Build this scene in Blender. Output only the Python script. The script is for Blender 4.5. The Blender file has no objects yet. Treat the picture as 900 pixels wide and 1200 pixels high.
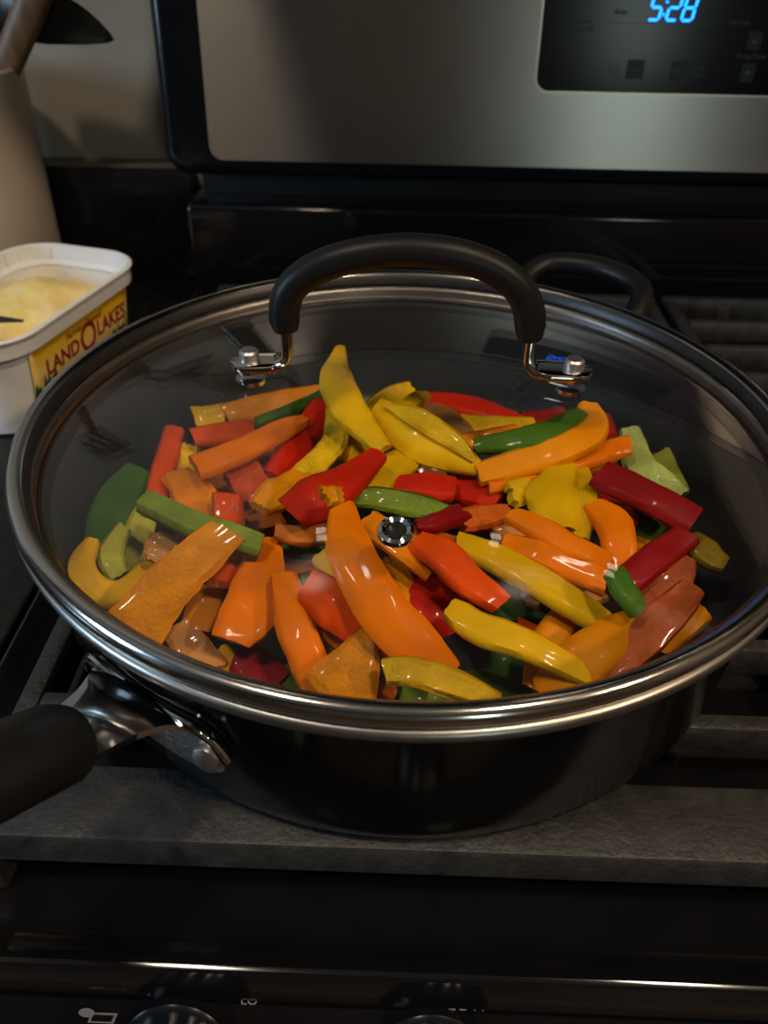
import bpy, bmesh, math, random
from mathutils import Vector, Matrix, noise

# ------------------------------------------------------------------ camera, light, exposure
SC = bpy.context.scene
COL = SC.collection
random.seed(7)
FPX = 960.0
CAM_POS = Vector((-0.00398, -0.29388, 0.25605))
PITCH, YAW, ROLL = 0.65361, -0.01965, 0.0180
_f = Vector((math.sin(YAW) * math.cos(PITCH), math.cos(YAW) * math.cos(PITCH), -math.sin(PITCH)))
_r = Vector((math.cos(YAW), -math.sin(YAW), 0.0))
_u = _r.cross(_f)
CR = math.cos(ROLL) * _r + math.sin(ROLL) * _u
CU = -math.sin(ROLL) * _r + math.cos(ROLL) * _u
CF = _f
cam_data = bpy.data.cameras.new('camera')
cam = bpy.data.objects.new('camera', cam_data)
COL.objects.link(cam)
cam.matrix_world = Matrix(((CR.x, CU.x, -CF.x, CAM_POS.x), (CR.y, CU.y, -CF.y, CAM_POS.y),
                           (CR.z, CU.z, -CF.z, CAM_POS.z), (0, 0, 0, 1)))
cam_data.sensor_fit = 'VERTICAL'
cam_data.sensor_height = 36.0
cam_data.sensor_width = 27.0
cam_data.lens = FPX / 1200.0 * 36.0
cam_data.clip_start = 0.01
cam_data.dof.use_dof = True
cam_data.dof.focus_distance = 0.29
cam_data.dof.aperture_fstop = 13.0
SC.camera = cam

SC.view_settings.view_transform = 'Standard'
SC.view_settings.look = 'None'
SC.view_settings.gamma = 1.0
SC.view_settings.use_curve_mapping = False
SC.view_settings.exposure = 0.0
SC.cycles.use_denoising = True
SC.cycles.max_bounces = 10
SC.cycles.transparent_max_bounces = 16
SC.cycles.caustics_reflective = False
SC.cycles.caustics_refractive = False
SC.cycles.sample_clamp_indirect = 4.0

world = bpy.data.worlds.new('world')
SC.world = world
world.use_nodes = True
bg = world.node_tree.nodes['Background']
bg.inputs[0].default_value = (0.9, 0.85, 0.8, 1)
bg.inputs[1].default_value = 0.01


def area_light(name, loc, target, sx, sy, power, color, shape='RECTANGLE'):
    d = bpy.data.lights.new(name, 'AREA')
    d.shape = shape
    d.size = sx
    d.size_y = sy
    d.energy = power
    d.color = color
    o = bpy.data.objects.new(name, d)
    COL.objects.link(o)
    o.location = loc
    v = Vector(target) - Vector(loc)
    o.rotation_euler = v.to_track_quat('-Z', 'Y').to_euler()
    return o


# room lamps: three small warm ceiling lamps, daylight from two windows
LAMPS = [((0.50, -0.60), 8.5, (1.0, 0.80, 0.58), 'small round ceiling lamp nearest the range'),
         ((-0.50, -0.50), 6.5, (1.0, 0.83, 0.64), 'small round ceiling lamp above the left counter'),
         ((1.45, -0.85), 20.0, (1.0, 0.72, 0.46), 'small round ceiling lamp by the right wall')]
for (lx, ly), lp, lc, _l in LAMPS:
    area_light('ceiling_lamp_light', (lx, ly, 1.44), (lx, ly, 0), 0.15, 0.15, lp, lc, 'DISK')
area_light('window_daylight', (-2.1, -0.7, 0.62), (-0.2, 0.0, 0.1), 0.5, 0.7, 22.0, (0.50, 0.74, 1.0))
area_light('window_daylight', (0.83, -2.5, 0.55), (0.7, 0, 0.4), 0.22, 0.55, 3.6, (0.80, 1.0, 0.93))


# ------------------------------------------------------------------ helpers
def ray(px, py):
    return CR * ((px - 450.0) / FPX) - CU * ((py - 600.0) / FPX) + CF


def at(px, py, z):
    d = ray(px, py)
    return CAM_POS + d * ((z - CAM_POS.z) / d.z)


def aty(px, py, y):
    d = ray(px, py)
    return CAM_POS + d * ((y - CAM_POS.y) / d.y)


def lin(c):
    return tuple(((v / 255.0) / 12.92 if v / 255.0 <= 0.04045 else ((v / 255.0 + 0.055) / 1.055) ** 2.4) for v in c)


def empty(name, loc=(0, 0, 0), rz=0.0):
    o = bpy.data.objects.new(name, None)
    o.empty_display_size = 0.02
    COL.objects.link(o)
    o.location = loc
    o.rotation_euler = (0, 0, rz)
    return o


def tag(o, label, cat, group=None):
    o['label'] = label
    o['category'] = cat
    if group:
        o['group'] = group
    return o


def struct(o, label=None):
    o['kind'] = 'structure'
    if label:
        o['label'] = label
    return o


class MB:
    """collects verts / faces, then becomes ONE mesh object"""

    def __init__(self):
        self.v = []
        self.f = []

    def add(self, vs, fs):
        n = len(self.v)
        self.v += [tuple(p) for p in vs]
        self.f += [tuple(i + n for i in q) for q in fs]
        return self

    def box(self, x0, x1, y0, y1, z0, z1, bev=0.0, seg=2):
        bm = bmesh.new()
        bmesh.ops.create_cube(bm, size=1.0)
        for v in bm.verts:
            v.co = Vector(((x0 + x1) / 2 + v.co.x * (x1 - x0), (y0 + y1) / 2 + v.co.y * (y1 - y0), (z0 + z1) / 2 + v.co.z * (z1 - z0)))
        if bev > 0:
            bmesh.ops.bevel(bm, geom=bm.edges[:], offset=bev, segments=seg, profile=0.5, affect='EDGES')
        self.bm(bm)
        return self

    def bm(self, bm, mat=None):
        bm.verts.index_update()
        vs = [(mat @ v.co if mat else v.co.copy()) for v in bm.verts]
        fs = [[v.index for v in f.verts] for f in bm.faces]
        bm.free()
        return self.add(vs, fs)

    def lathe(self, prof, n=96, center=(0, 0), closed=False):
        vs, fs = [], []
        m = len(prof)
        for i in range(n):
            a = 2 * math.pi * i / n
            for r, z in prof:
                vs.append((center[0] + r * math.cos(a), center[1] + r * math.sin(a), z))
        for i in range(n):
            j = (i + 1) % n
            for k in range(m if closed else m - 1):
                l = (k + 1) % m
                q = (i * m + k, j * m + k, j * m + l, i * m + l)
                fs.append(q)
        return self.add(vs, fs)

    def tube(self, path, rad, n=14, flat=1.0, up=None, cap=True):
        """round (or flattened) tube along a path"""
        path = [Vector(p) for p in path]
        rads = rad if isinstance(rad, (list, tuple)) else [rad] * len(path)
        vs, fs = [], []
        prev = None
        for i, p in enumerate(path):
            t = (path[min(i + 1, len(path) - 1)] - path[max(i - 1, 0)]).normalized()
            ref = Vector(up) if up else (prev if prev else (Vector((0, 0, 1)) if abs(t.z) < 0.9 else Vector((0, 1, 0))))
            b = t.cross(ref).normalized()
            nrm = b.cross(t).normalized()
            prev = nrm
            for k in range(n):
                a = 2 * math.pi * k / n
                vs.append(p + b * (math.cos(a) * rads[i]) + nrm * (math.sin(a) * rads[i] * flat))
        for i in range(len(path) - 1):
            for k in range(n):
                l = (k + 1) % n
                fs.append((i * n + k, i * n + l, (i + 1) * n + l, (i + 1) * n + k))
        if cap:
            fs.append(tuple(range(n - 1, -1, -1)))
            fs.append(tuple((len(path) - 1) * n + k for k in range(n)))
        return self.add(vs, fs)

    def strap(self, path, width_dir, w, t):
        """flat strap: rectangular section swept along a path; w may be a list"""
        path = [Vector(p) for p in path]
        wd = Vector(width_dir).normalized()
        ws = w if isinstance(w, (list, tuple)) else [w] * len(path)
        vs, fs = [], []
        for i, p in enumerate(path):
            tg = (path[min(i + 1, len(path) - 1)] - path[max(i - 1, 0)]).normalized()
            nn = tg.cross(wd).normalized()
            for sx, sy in ((-1, -1), (1, -1), (1, 1), (-1, 1)):
                vs.append(p + wd * (sx * ws[i] / 2) + nn * (sy * t / 2))
        for i in range(len(path) - 1):
            for k in range(4):
                l = (k + 1) % 4
                fs.append((i * 4 + k, i * 4 + l, (i + 1) * 4 + l, (i + 1) * 4 + k))
        fs.append((3, 2, 1, 0))
        e = (len(path) - 1) * 4
        fs.append((e, e + 1, e + 2, e + 3))
        return self.add(vs, fs)

    def prism(self, pts, axis_o, ux, uy, un, depth):
        """polygon (2d pts) extruded by depth along un"""
        o, ux, uy, un = Vector(axis_o), Vector(ux), Vector(uy), Vector(un)
        n = len(pts)
        vs = [o + ux * x + uy * y for x, y in pts] + [o + ux * x + uy * y + un * depth for x, y in pts]
        fs = [tuple(range(n - 1, -1, -1)), tuple(range(n, 2 * n))]
        for i in range(n):
            j = (i + 1) % n
            fs.append((i, j, n + j, n + i))
        return self.add(vs, fs)

    def build(self, name, mat, parent=None, smooth=True, angle=35):
        me = bpy.data.meshes.new(name)
        me.from_pydata(self.v, [], self.f)
        bm = bmesh.new()
        bm.from_mesh(me)
        bmesh.ops.recalc_face_normals(bm, faces=bm.faces[:])
        if smooth:
            lim = math.radians(angle)
            for f in bm.faces:
                f.smooth = True
            for e in bm.edges:
                e.smooth = not (len(e.link_faces) == 2 and e.calc_face_angle(0) > lim)
        bm.to_mesh(me)
        bm.free()
        me.materials.append(mat)
        o = bpy.data.objects.new(name, me)
        COL.objects.link(o)
        if parent:
            o.parent = parent
            if any(abs(c) > 1e-9 for c in parent.location):
                o.matrix_parent_inverse = parent_world(parent).inverted()
        return o


def parent_world(p):
    m = Matrix.LocRotScale(p.location, p.rotation_euler, p.scale)
    if p.parent:
        return parent_world(p.parent) @ p.matrix_parent_inverse @ m
    return m


def catmull(pts, n):
    """smooth resample of a list of equally long tuples"""
    P = [list(pts[0])] + [list(p) for p in pts] + [list(pts[-1])]
    P[0] = [2 * a - b for a, b in zip(pts[0], pts[1])]
    P[-1] = [2 * a - b for a, b in zip(pts[-1], pts[-2])]
    m = len(pts) - 1
    out = []
    for i in range(n):
        s = i / (n - 1) * m
        k = min(int(s), m - 1)
        t = s - k
        a, b, c, d = P[k], P[k + 1], P[k + 2], P[k + 3]
        out.append(tuple(0.5 * (2 * b[q] + (c[q] - a[q]) * t + (2 * a[q] - 5 * b[q] + 4 * c[q] - d[q]) * t * t +
                                (3 * b[q] - a[q] - 3 * c[q] + d[q]) * t ** 3) for q in range(len(b))))
    return out


def text_mesh(name, body, size, mat, M, parent=None, extrude=0.0001, shear=0.0, sx=1.0, align='CENTER', bold=0.0, width=None):
    cu = bpy.data.curves.new(name, 'FONT')
    cu.body = body
    cu.size = size
    cu.extrude = extrude
    cu.shear = shear
    cu.offset = bold
    cu.align_x = align
    cu.align_y = 'CENTER'
    cu.resolution_u = 3
    tmp = bpy.data.objects.new(name + '_tmp', cu)
    COL.objects.link(tmp)
    dg = bpy.context.evaluated_depsgraph_get()
    me = bpy.data.meshes.new_from_object(tmp.evaluated_get(dg))
    bpy.data.objects.remove(tmp)
    bpy.data.curves.remove(cu)
    me.name = name
    if width:
        xs_ = [v.co.x for v in me.vertices]
        sx = width / max(1e-6, max(xs_) - min(xs_))
    me.transform(M @ Matrix.Diagonal((sx, 1, 1, 1)))
    me.materials.clear()
    me.materials.append(mat)
    o = bpy.data.objects.new(name, me)
    COL.objects.link(o)
    if parent:
        o.parent = parent
        o.matrix_parent_inverse = parent_world(parent).inverted()
    return o


def frame(o, ux, uy):
    ux, uy = Vector(ux).normalized(), Vector(uy).normalized()
    un = ux.cross(uy)
    return Matrix(((ux.x, uy.x, un.x, o[0]), (ux.y, uy.y, un.y, o[1]), (ux.z, uy.z, un.z, o[2]), (0, 0, 0, 1)))


# ------------------------------------------------------------------ materials
def pmat(name, col, rough=0.5, metal=0.0, spec=0.5, var=0.0, vscale=40.0, bump=0.0, bscale=200.0, coat=0.0,
         rvar=0.0, emis=None, estr=0.0, stretch=None, aniso=0.0, sss=0.0, col2=None, detail=4.0):
    m = bpy.data.materials.new(name)
    m.use_nodes = True
    nt = m.node_tree
    b = nt.nodes['Principled BSDF']
    c = tuple(col) + (1.0,)
    b.inputs['Base Color'].default_value = c
    b.inputs['Roughness'].default_value = rough
    b.inputs['Metallic'].default_value = metal
    b.inputs['Specular IOR Level'].default_value = spec
    b.inputs['Coat Weight'].default_value = coat
    b.inputs['Coat Roughness'].default_value = 0.08
    if aniso:
        b.inputs['Anisotropic'].default_value = aniso
    if sss:
        b.inputs['Subsurface Weight'].default_value = sss
        b.inputs['Subsurface Radius'].default_value = (0.004, 0.002, 0.001)
        b.inputs['Subsurface Scale'].default_value = 1.0
    if emis:
        b.inputs['Emission Color'].default_value = tuple(emis) + (1,)
        b.inputs['Emission Strength'].default_value = estr
    tc = nt.nodes.new('ShaderNodeTexCoord')
    vec = tc.outputs['Object']
    if stretch:
        mp = nt.nodes.new('ShaderNodeMapping')
        mp.inputs['Scale'].default_value = stretch
        nt.links.new(vec, mp.inputs['Vector'])
        vec = mp.outputs['Vector']
    if var or col2:
        nz = nt.nodes.new('ShaderNodeTexNoise')
        nz.inputs['Scale'].default_value = vscale
        nz.inputs['Detail'].default_value = detail
        nt.links.new(vec, nz.inputs['Vector'])
        rp = nt.nodes.new('ShaderNodeValToRGB')
        rp.color_ramp.elements[0].position = 0.3
        rp.color_ramp.elements[1].position = 0.7
        a = tuple(max(0, v * (1 - var)) for v in col)
        d = tuple(col2) if col2 else tuple(min(1, v * (1 + var)) for v in col)
        rp.color_ramp.elements[0].color = a + (1,)
        rp.color_ramp.elements[1].color = d + (1,)
        nt.links.new(nz.outputs['Fac'], rp.inputs['Fac'])
        nt.links.new(rp.outputs['Color'], b.inputs['Base Color'])
    if rvar:
        n2 = nt.nodes.new('ShaderNodeTexNoise')
        n2.inputs['Scale'].default_value = bscale * 0.5
        nt.links.new(vec, n2.inputs['Vector'])
        mr = nt.nodes.new('ShaderNodeMapRange')
        mr.inputs['To Min'].default_value = max(0.02, rough - rvar)
        mr.inputs['To Max'].default_value = rough + rvar
        nt.links.new(n2.outputs['Fac'], mr.inputs['Value'])
        nt.links.new(mr.outputs['Result'], b.inputs['Roughness'])
    if bump:
        n3 = nt.nodes.new('ShaderNodeTexNoise')
        n3.inputs['Scale'].default_value = bscale
        n3.inputs['Detail'].default_value = 5
        nt.links.new(vec, n3.inputs['Vector'])
        bp = nt.nodes.new('ShaderNodeBump')
        bp.inputs['Strength'].default_value = bump
        bp.inputs['Distance'].default_value = 0.001
        nt.links.new(n3.outputs['Fac'], bp.inputs['Height'])
        nt.links.new(bp.outputs['Normal'], b.inputs['Normal'])
    return m


def glass_mat(name, ior=1.48, tint=(1, 1, 1), rough=0.0):
    """clear sheet glass: Fresnel reflection on either face, straight-through transmission"""
    m = bpy.data.materials.new(name)
    m.use_nodes = True
    nt = m.node_tree
    for n in list(nt.nodes):
        nt.nodes.remove(n)
    out = nt.nodes.new('ShaderNodeOutputMaterial')
    mix = nt.nodes.new('ShaderNodeMixShader')
    tr = nt.nodes.new('ShaderNodeBsdfTransparent')
    tr.inputs[0].default_value = tuple(tint) + (1,)
    gl = nt.nodes.new('ShaderNodeBsdfGlossy')
    gl.inputs['Roughness'].default_value = rough
    geo = nt.nodes.new('ShaderNodeNewGeometry')
    mr = nt.nodes.new('ShaderNodeMapRange')
    mr.inputs['To Min'].default_value = ior
    mr.inputs['To Max'].default_value = 1.0 / ior
    fr = nt.nodes.new('ShaderNodeFresnel')
    nt.links.new(geo.outputs['Backfacing'], mr.inputs['Value'])
    nt.links.new(mr.outputs['Result'], fr.inputs['IOR'])
    nt.links.new(fr.outputs['Fac'], mix.inputs[0])
    nt.links.new(tr.outputs[0], mix.inputs[1])
    nt.links.new(gl.outputs[0], mix.inputs[2])
    nt.links.new(mix.outputs[0], out.inputs['Surface'])
    return m


M = {}
M['wall'] = pmat('wall_paint', (0.40, 0.345, 0.28), 0.6, var=0.05, vscale=3, bump=0.05, bscale=300)
M['room_wall'] = pmat('room_wall_paint', (0.15, 0.125, 0.10), 0.6, var=0.08, vscale=3)
M['ceiling'] = pmat('ceiling_paint', (0.42, 0.39, 0.35), 0.8, var=0.04, vscale=2)
M['floor'] = pmat('floor_wood', (0.08, 0.045, 0.025), 0.4, var=0.3, vscale=4, stretch=(1, 8, 1))
M['granite'] = pmat('black_granite', (0.010, 0.010, 0.011), 0.22, var=0.5, vscale=220, rvar=0.06)
M['granite_edge'] = pmat('backsplash_cap', (0.16, 0.13, 0.10), 0.5, var=0.15, vscale=60)
M['enamel'] = pmat('black_enamel', (0.006, 0.006, 0.007), 0.10, var=0.1, rvar=0.03, bscale=20)
M['black_plastic'] = pmat('black_plastic', (0.005, 0.006, 0.008), 0.20, spec=0.35, var=0.1)
M['iron'] = pmat('cast_iron', (0.023, 0.0225, 0.022), 0.50, var=0.45, vscale=90, bump=0.55, bscale=420, rvar=0.16)
M['stainless'] = pmat('brushed_stainless', (0.45, 0.43, 0.41), 0.33, 1.0, var=0.06, vscale=30, stretch=(1.5, 1.5, 420), bump=0.05, bscale=8, aniso=0.85)
_nt = M['stainless'].node_tree
_cx = _nt.nodes.new('ShaderNodeCombineXYZ')
_cx.inputs[2].default_value = 1.0
_nt.links.new(_cx.outputs[0], _nt.nodes['Principled BSDF'].inputs['Tangent'])
M['display'] = pmat('display_glass', (0.004, 0.004, 0.005), 0.16, spec=0.16)
M['bezel'] = pmat('display_bezel', (0.55, 0.5, 0.42), 0.3, 1.0)
M['digit'] = pmat('clock_led', (0.0, 0.05, 0.4), 0.4, emis=(0.005, 0.13, 1.0), estr=7.0)
M['print'] = pmat('panel_print', (0.10, 0.10, 0.105), 0.5)
M['print2'] = pmat('knob_print', (0.22, 0.22, 0.22), 0.5)
M['button'] = pmat('button_pad', (0.012, 0.0115, 0.012), 0.35, spec=0.25)
M['chrome'] = pmat('polished_steel', (0.62, 0.60, 0.57), 0.07, 1.0, var=0.03)
M['rim_steel'] = pmat('rim_steel', (0.56, 0.53, 0.49), 0.16, 1.0, var=0.05, rvar=0.05, bscale=60)
M['rim_satin'] = pmat('rim_satin_steel', (0.40, 0.38, 0.35), 0.34, 1.0, var=0.1, vscale=60)
M['rivet'] = pmat('rivet_aluminium', (0.55, 0.53, 0.50), 0.38, 1.0, bump=0.1, bscale=900)
M['nonstick'] = pmat('nonstick_grey', (0.030, 0.030, 0.032), 0.34, var=0.15, vscale=60, bump=0.06, bscale=600, spec=0.5)
M['anodized'] = pmat('pan_black_enamel', (0.006, 0.006, 0.006), 0.14, var=0.1, rvar=0.02, bscale=30, spec=0.22)
M['rubber'] = pmat('black_silicone', (0.008, 0.008, 0.0085), 0.40, spec=0.22, bump=0.05, bscale=900)
M['glass'] = glass_mat('lid_glass', 1.43, (0.985, 0.985, 0.985))
M['droplet'] = glass_mat('water_droplet', 1.6, (0.97, 0.97, 0.97), 0.05)
M['gasket'] = pmat('dark_gasket', (0.012, 0.011, 0.011), 0.4)
M['tub'] = pmat('white_plastic', (0.82, 0.83, 0.84), 0.32, sss=0.0, var=0.03, vscale=30)
M['butter'] = pmat('butter_spread', (0.90, 0.68, 0.18), 0.35, var=0.10, vscale=60, bump=0.25, bscale=120, col2=(0.9, 0.74, 0.36))
M['label_red'] = pmat('label_red', (0.30, 0.012, 0.015), 0.4)
M['label_green'] = pmat('label_green', (0.012, 0.07, 0.03), 0.4, var=0.4, vscale=200)
M['label_teal'] = pmat('label_teal', (0.02, 0.15, 0.20), 0.4)
M['crock'] = pmat('beige_stoneware', (0.55, 0.46, 0.37), 0.30, var=0.05, vscale=20)
M['wood'] = pmat('utensil_wood', (0.15, 0.085, 0.04), 0.45, var=0.35, vscale=25, stretch=(6, 6, 1))
M['nylon'] = pmat('black_nylon', (0.008, 0.008, 0.008), 0.35, var=0.1)
M['knife'] = pmat('dark_handle', (0.03, 0.025, 0.022), 0.3)
M['lamp'] = pmat('lamp_diffuser', (0.9, 0.85, 0.75), 0.5, emis=(1.0, 0.82, 0.6), estr=3.0)
M['hood_lamp'] = pmat('hood_lamp_lens', (0.9, 0.85, 0.75), 0.5, emis=(1.0, 0.86, 0.66), estr=9.0)
M['white_trim'] = pmat('white_trim', (0.55, 0.54, 0.52), 0.5)
M['cavity'] = pmat('dark_enamel_matte', (0.01, 0.01, 0.01), 0.5)


def label_mat():
    m = bpy.data.materials.new('tub_label_print')
    m.use_nodes = True
    nt = m.node_tree
    b = nt.nodes['Principled BSDF']
    b.inputs['Roughness'].default_value = 0.35
    tc = nt.nodes.new('ShaderNodeTexCoord')
    sp = nt.nodes.new('ShaderNodeSeparateXYZ')
    nt.links.new(tc.outputs['Generated'], sp.inputs[0])
    rp = nt.nodes.new('ShaderNodeValToRGB')
    e = rp.color_ramp.elements
    e[0].position = 0.0
    e[0].color = (0.62, 0.42, 0.05, 1)
    e[1].position = 1.0
    e[1].color = (0.58, 0.33, 0.008, 1)
    for p, c in ((0.35, (0.68, 0.50, 0.14, 1)), (0.62, (0.70, 0.50, 0.17, 1)), (0.86, (0.62, 0.38, 0.012, 1))):
        q = e.new(p)
        q.color = c
    nt.links.new(sp.outputs['Z'], rp.inputs['Fac'])
    nt.links.new(rp.outputs['Color'], b.inputs['Base Color'])
    return m


M['label'] = label_mat()

# ------------------------------------------------------------------ the room
ZF, ZC = -0.92, 1.5
X0, X1, Y0, Y1 = -2.2, 2.4, -2.6, 0.44


def slab(name, x0, x1, y0, y1, z0, z1, mat, label):
    return struct(MB().box(x0, x1, y0, y1, z0, z1).build(name, M[mat], smooth=False), label)


slab('floor', X0, X1, Y0, Y1, ZF - 0.05, ZF, 'floor', 'brown wooden kitchen floor')
slab('ceiling', X0, X1, Y0, Y1, ZC, ZC + 0.05, 'ceiling', 'pale painted kitchen ceiling')
slab('wall_back', X0, X1, Y1, Y1 + 0.06, ZF, ZC, 'wall', 'tan painted wall behind the range')
slab('wall_left', X0 - 0.06, X0, Y0, Y1, ZF, ZC, 'room_wall', 'brown painted wall on the left')
slab('wall_right', X1, X1 + 0.06, Y0, Y1, ZF, ZC, 'room_wall', 'brown painted wall on the right')
slab('wall_front', X0, X1, Y0 - 0.06, Y0, ZF, ZC, 'room_wall', 'brown painted wall behind the cook')
# counter left of the range, with its upstand
ct = MB().box(-1.5, -0.187, -0.20, Y1, -0.07, -0.03, 0.003).build('countertop', M['granite'])
struct(ct, 'black stone countertop left of the range')
bs = MB().box(-1.5, -0.187, 0.42, Y1, -0.03, 0.064, 0.001).build('trim_1', M['granite'])
struct(bs, 'low black stone upstand along the wall')
cap = MB().box(-1.5, -0.187, 0.4195, Y1, 0.064, 0.0665, 0.0005).build('trim_2', M['granite_edge'])
struct(cap, 'thin brown cap strip on the black upstand')


def window(name, axis, c, w, h, label):
    root = empty(name, c)
    struct(root, label)
    x, y, z = c
    for s in (-1, 1):
        if axis == 'x':
            MB().box(x - 0.03, x + 0.02, y + s * w / 2 - 0.03, y + s * w / 2 + 0.03, z - h / 2 - 0.03, z + h / 2 + 0.03, 0.003).build('window_frame', M['white_trim'], root)
            MB().box(x - 0.03, x + 0.02, y - w / 2, y + w / 2, z + s * h / 2 - 0.03, z + s * h / 2 + 0.03, 0.003).build('window_frame', M['white_trim'], root)
        else:
            MB().box(x + s * w / 2 - 0.03, x + s * w / 2 + 0.03, y - 0.03, y + 0.02, z - h / 2 - 0.03, z + h / 2 + 0.03, 0.003).build('window_frame', M['white_trim'], root)
            MB().box(x - w / 2, x + w / 2, y - 0.03, y + 0.02, z + s * h / 2 - 0.03, z + s * h / 2 + 0.03, 0.003).build('window_frame', M['white_trim'], root)
    return root


window('window_1', 'x', (X0 + 0.03, -0.7, 0.62), 0.56, 0.76, 'white framed window in the left wall')
window('window_2', 'y', (0.83, Y0 + 0.03, 0.55), 0.28, 0.61, 'narrow white framed window behind the cook')

for (x, y), _p, _c, lab in LAMPS:
    t = empty('ceiling_lamp', (x, y, ZC))
    tag(t, lab, 'lamp', 'round ceiling lamps')
    MB().lathe([(0.001, ZC), (0.10, ZC), (0.105, ZC - 0.02), (0.095, ZC - 0.035), (0.09, ZC - 0.03), (0.001, ZC - 0.03)], 48, (x, y)).build('lamp_housing', M['white_trim'], t)
    MB().lathe([(0.001, ZC - 0.031), (0.088, ZC - 0.031), (0.08, ZC - 0.042), (0.001, ZC - 0.05)], 48, (x, y)).build('diffuser', M['lamp'], t)

# ------------------------------------------------------------------ the range
RX0, RX1 = -0.180, 0.580
rng = tag(empty('gas_range', (0.2, 0.1, ZF)), 'black gas range with stainless control backguard and blue clock', 'range')
MB().box(RX0, RX1, -0.165, 0.435, ZF, -0.052, 0.004).build('range_body', M['enamel'], rng)
# cooktop: shallow tray with a raised rounded rim
ck = MB()
bm = bmesh.new()
bmesh.ops.create_cube(bm, size=1.0)
for v in bm.verts:
    v.co = Vector(((RX0 + RX1) / 2 + v.co.x * (RX1 - RX0), 0.0915 + v.co.y * 0.535, -0.0355 + v.co.z * 0.031))
topf = max(bm.faces, key=lambda f: f.calc_center_median().z)
r = bmesh.ops.inset_region(bm, faces=[topf], thickness=0.022)
bmesh.ops.translate(bm, verts=topf.verts, vec=(0, 0, -0.014))
bmesh.ops.bevel(bm, geom=bm.edges[:], offset=0.005, segments=3, profile=0.5, affect='EDGES')
ck.bm(bm)
ck.build('cooktop', M['enamel'], rng)
# rear riser under the backguard
MB().box(RX0 + 0.004, RX1 - 0.004, 0.352, 0.436, -0.05, 0.056, 0.004, 3).build('rear_riser', M['enamel'], rng)
MB().box(RX0 + 0.012, RX1 - 0.012, 0.385, 0.436, 0.05, 0.10, 0.002).build('vent_recess', M['cavity'], rng)
# front fascia and sloping control panel
MB().box(RX0, RX1, -0.1755, -0.150, -0.056, -0.046, 0.002).build('front_fascia', M['enamel'], rng)
PA, PB = Vector((0, -0.1765, -0.046)), Vector((0, -0.212, -0.118))
pdir = (PB - PA).normalized()
pn = Vector((1, 0, 0)).cross(pdir).normalized()
if pn.y > 0:
    pn = -pn
cp = MB().prism([(-0.38, 0.0), (0.38, 0.0), (0.38, 0.080), (-0.38, 0.080)], (0.2, PA.y, PA.z), (1, 0, 0), pdir, -pn, 0.02)
cp.build('control_panel', M['enamel'], rng, smooth=False)


def on_panel(px, py, lift=0.0):
    d = ray(px, py)
    t = (PA - CAM_POS).dot(pn) / d.dot(pn)
    return CAM_POS + d * t + pn * lift


for px, py, offx in ((210, 1224, 0), (505, 1236, 0)):
    c = on_panel(px, py)
    k = MB()
    Mk = frame(c, (1, 0, 0), -pdir)
    bm = bmesh.new()
    prof = [(0.0001, 0.0), (0.0195, 0.0), (0.0195, 0.004), (0.0178, 0.006), (0.0162, 0.017), (0.014, 0.019), (0.0001, 0.019)]
    tmp = MB().lathe(prof, 40)
    k.add([Mk @ Vector(p) for p in tmp.v], tmp.f)
    kn = k.build('knob', M['black_plastic'], rng)
    g = MB().box(-0.003, 0.003, -0.016, 0.016, 0.017, 0.026, 0.0015)
    g2 = MB().add([Mk @ Vector(p) for p in g.v], g.f)
    g2.build('knob_grip', M['black_plastic'], kn)
    d = MB().lathe([(0.0001, 0.0262), (0.0011, 0.0262), (0.0011, 0.0265), (0.0001, 0.0265)], 12, (0.0, 0.0125))
    MB().add([Mk @ Vector(p) for p in d.v], d.f).build('pointer_mark', M['print2'], kn)
    tp = c - pdir * 0.0175 + pn * 0.0063
    text_mesh('lettering', 'OFF' if px < 300 else 'LOW', 0.0058, M['print2'], frame(on_panel(217, 1159, 0.0004) if px < 300 else on_panel(548, 1178, 0.0004), (1, 0, 0), -pdir), rng)
text_mesh('lettering', 'LO', 0.0045, M['print2'], frame(on_panel(292, 1172, 0.0004), (1, 0, 0), -pdir), rng)
# burner position symbol
c = on_panel(113, 1190, 0.0003)
sy = MB()
sy.prism([(-0.003, -0.0025), (0.006, -0.0025), (0.0075, 0.0015), (-0.0015, 0.0015)], c, (1, 0, 0), -pdir, pn, 0.0002)
sy2 = MB().prism([(-0.0018, -0.0017), (0.0052, -0.0017), (0.0062, 0.0008), (-0.0008, 0.0008)], c + pn * 0.0002, (1, 0, 0), -pdir, pn, 0.0002)
so = sy.build('burner_symbol', M['print2'], rng, smooth=False)
sy2.build('symbol_inner', M['enamel'], so, smooth=False)
sy3 = MB().prism([(-0.003 + 0.0028 * math.cos(a), 0.0016 + 0.0018 * math.sin(a)) for a in [i * math.pi / 8 for i in range(16)]], c + pn * 0.0003, (1, 0, 0), -pdir, pn, 0.0002)
sy3.build('symbol_dot', M['print2'], so, smooth=False)
# burners below the grates
for bx, by in ((0.0, 0.0), (0.0, 0.235), (0.385, 0.0), (0.385, 0.235)):
    b = MB().lathe([(0.0001, -0.012), (0.030, -0.012), (0.034, -0.015), (0.034, -0.019), (0.026, -0.020), (0.026, -0.034), (0.040, -0.035)], 32, (bx, by))
    b.build('burner_head', M['iron'], rng)

# backguard: stainless face in a black rounded surround
BY = 0.360
BT = 0.232
LEAN = 0.10     # backward lean of the face


def bg_pt(x, z, lift=0.0):
    n = Vector((0, -1, LEAN)).normalized()
    return Vector((x, BY + (z - 0.086) * LEAN, z)) + n * lift


BU = Vector((0, LEAN, 1)).normalized()
BN = Vector((0, -1, LEAN)).normalized()


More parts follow.
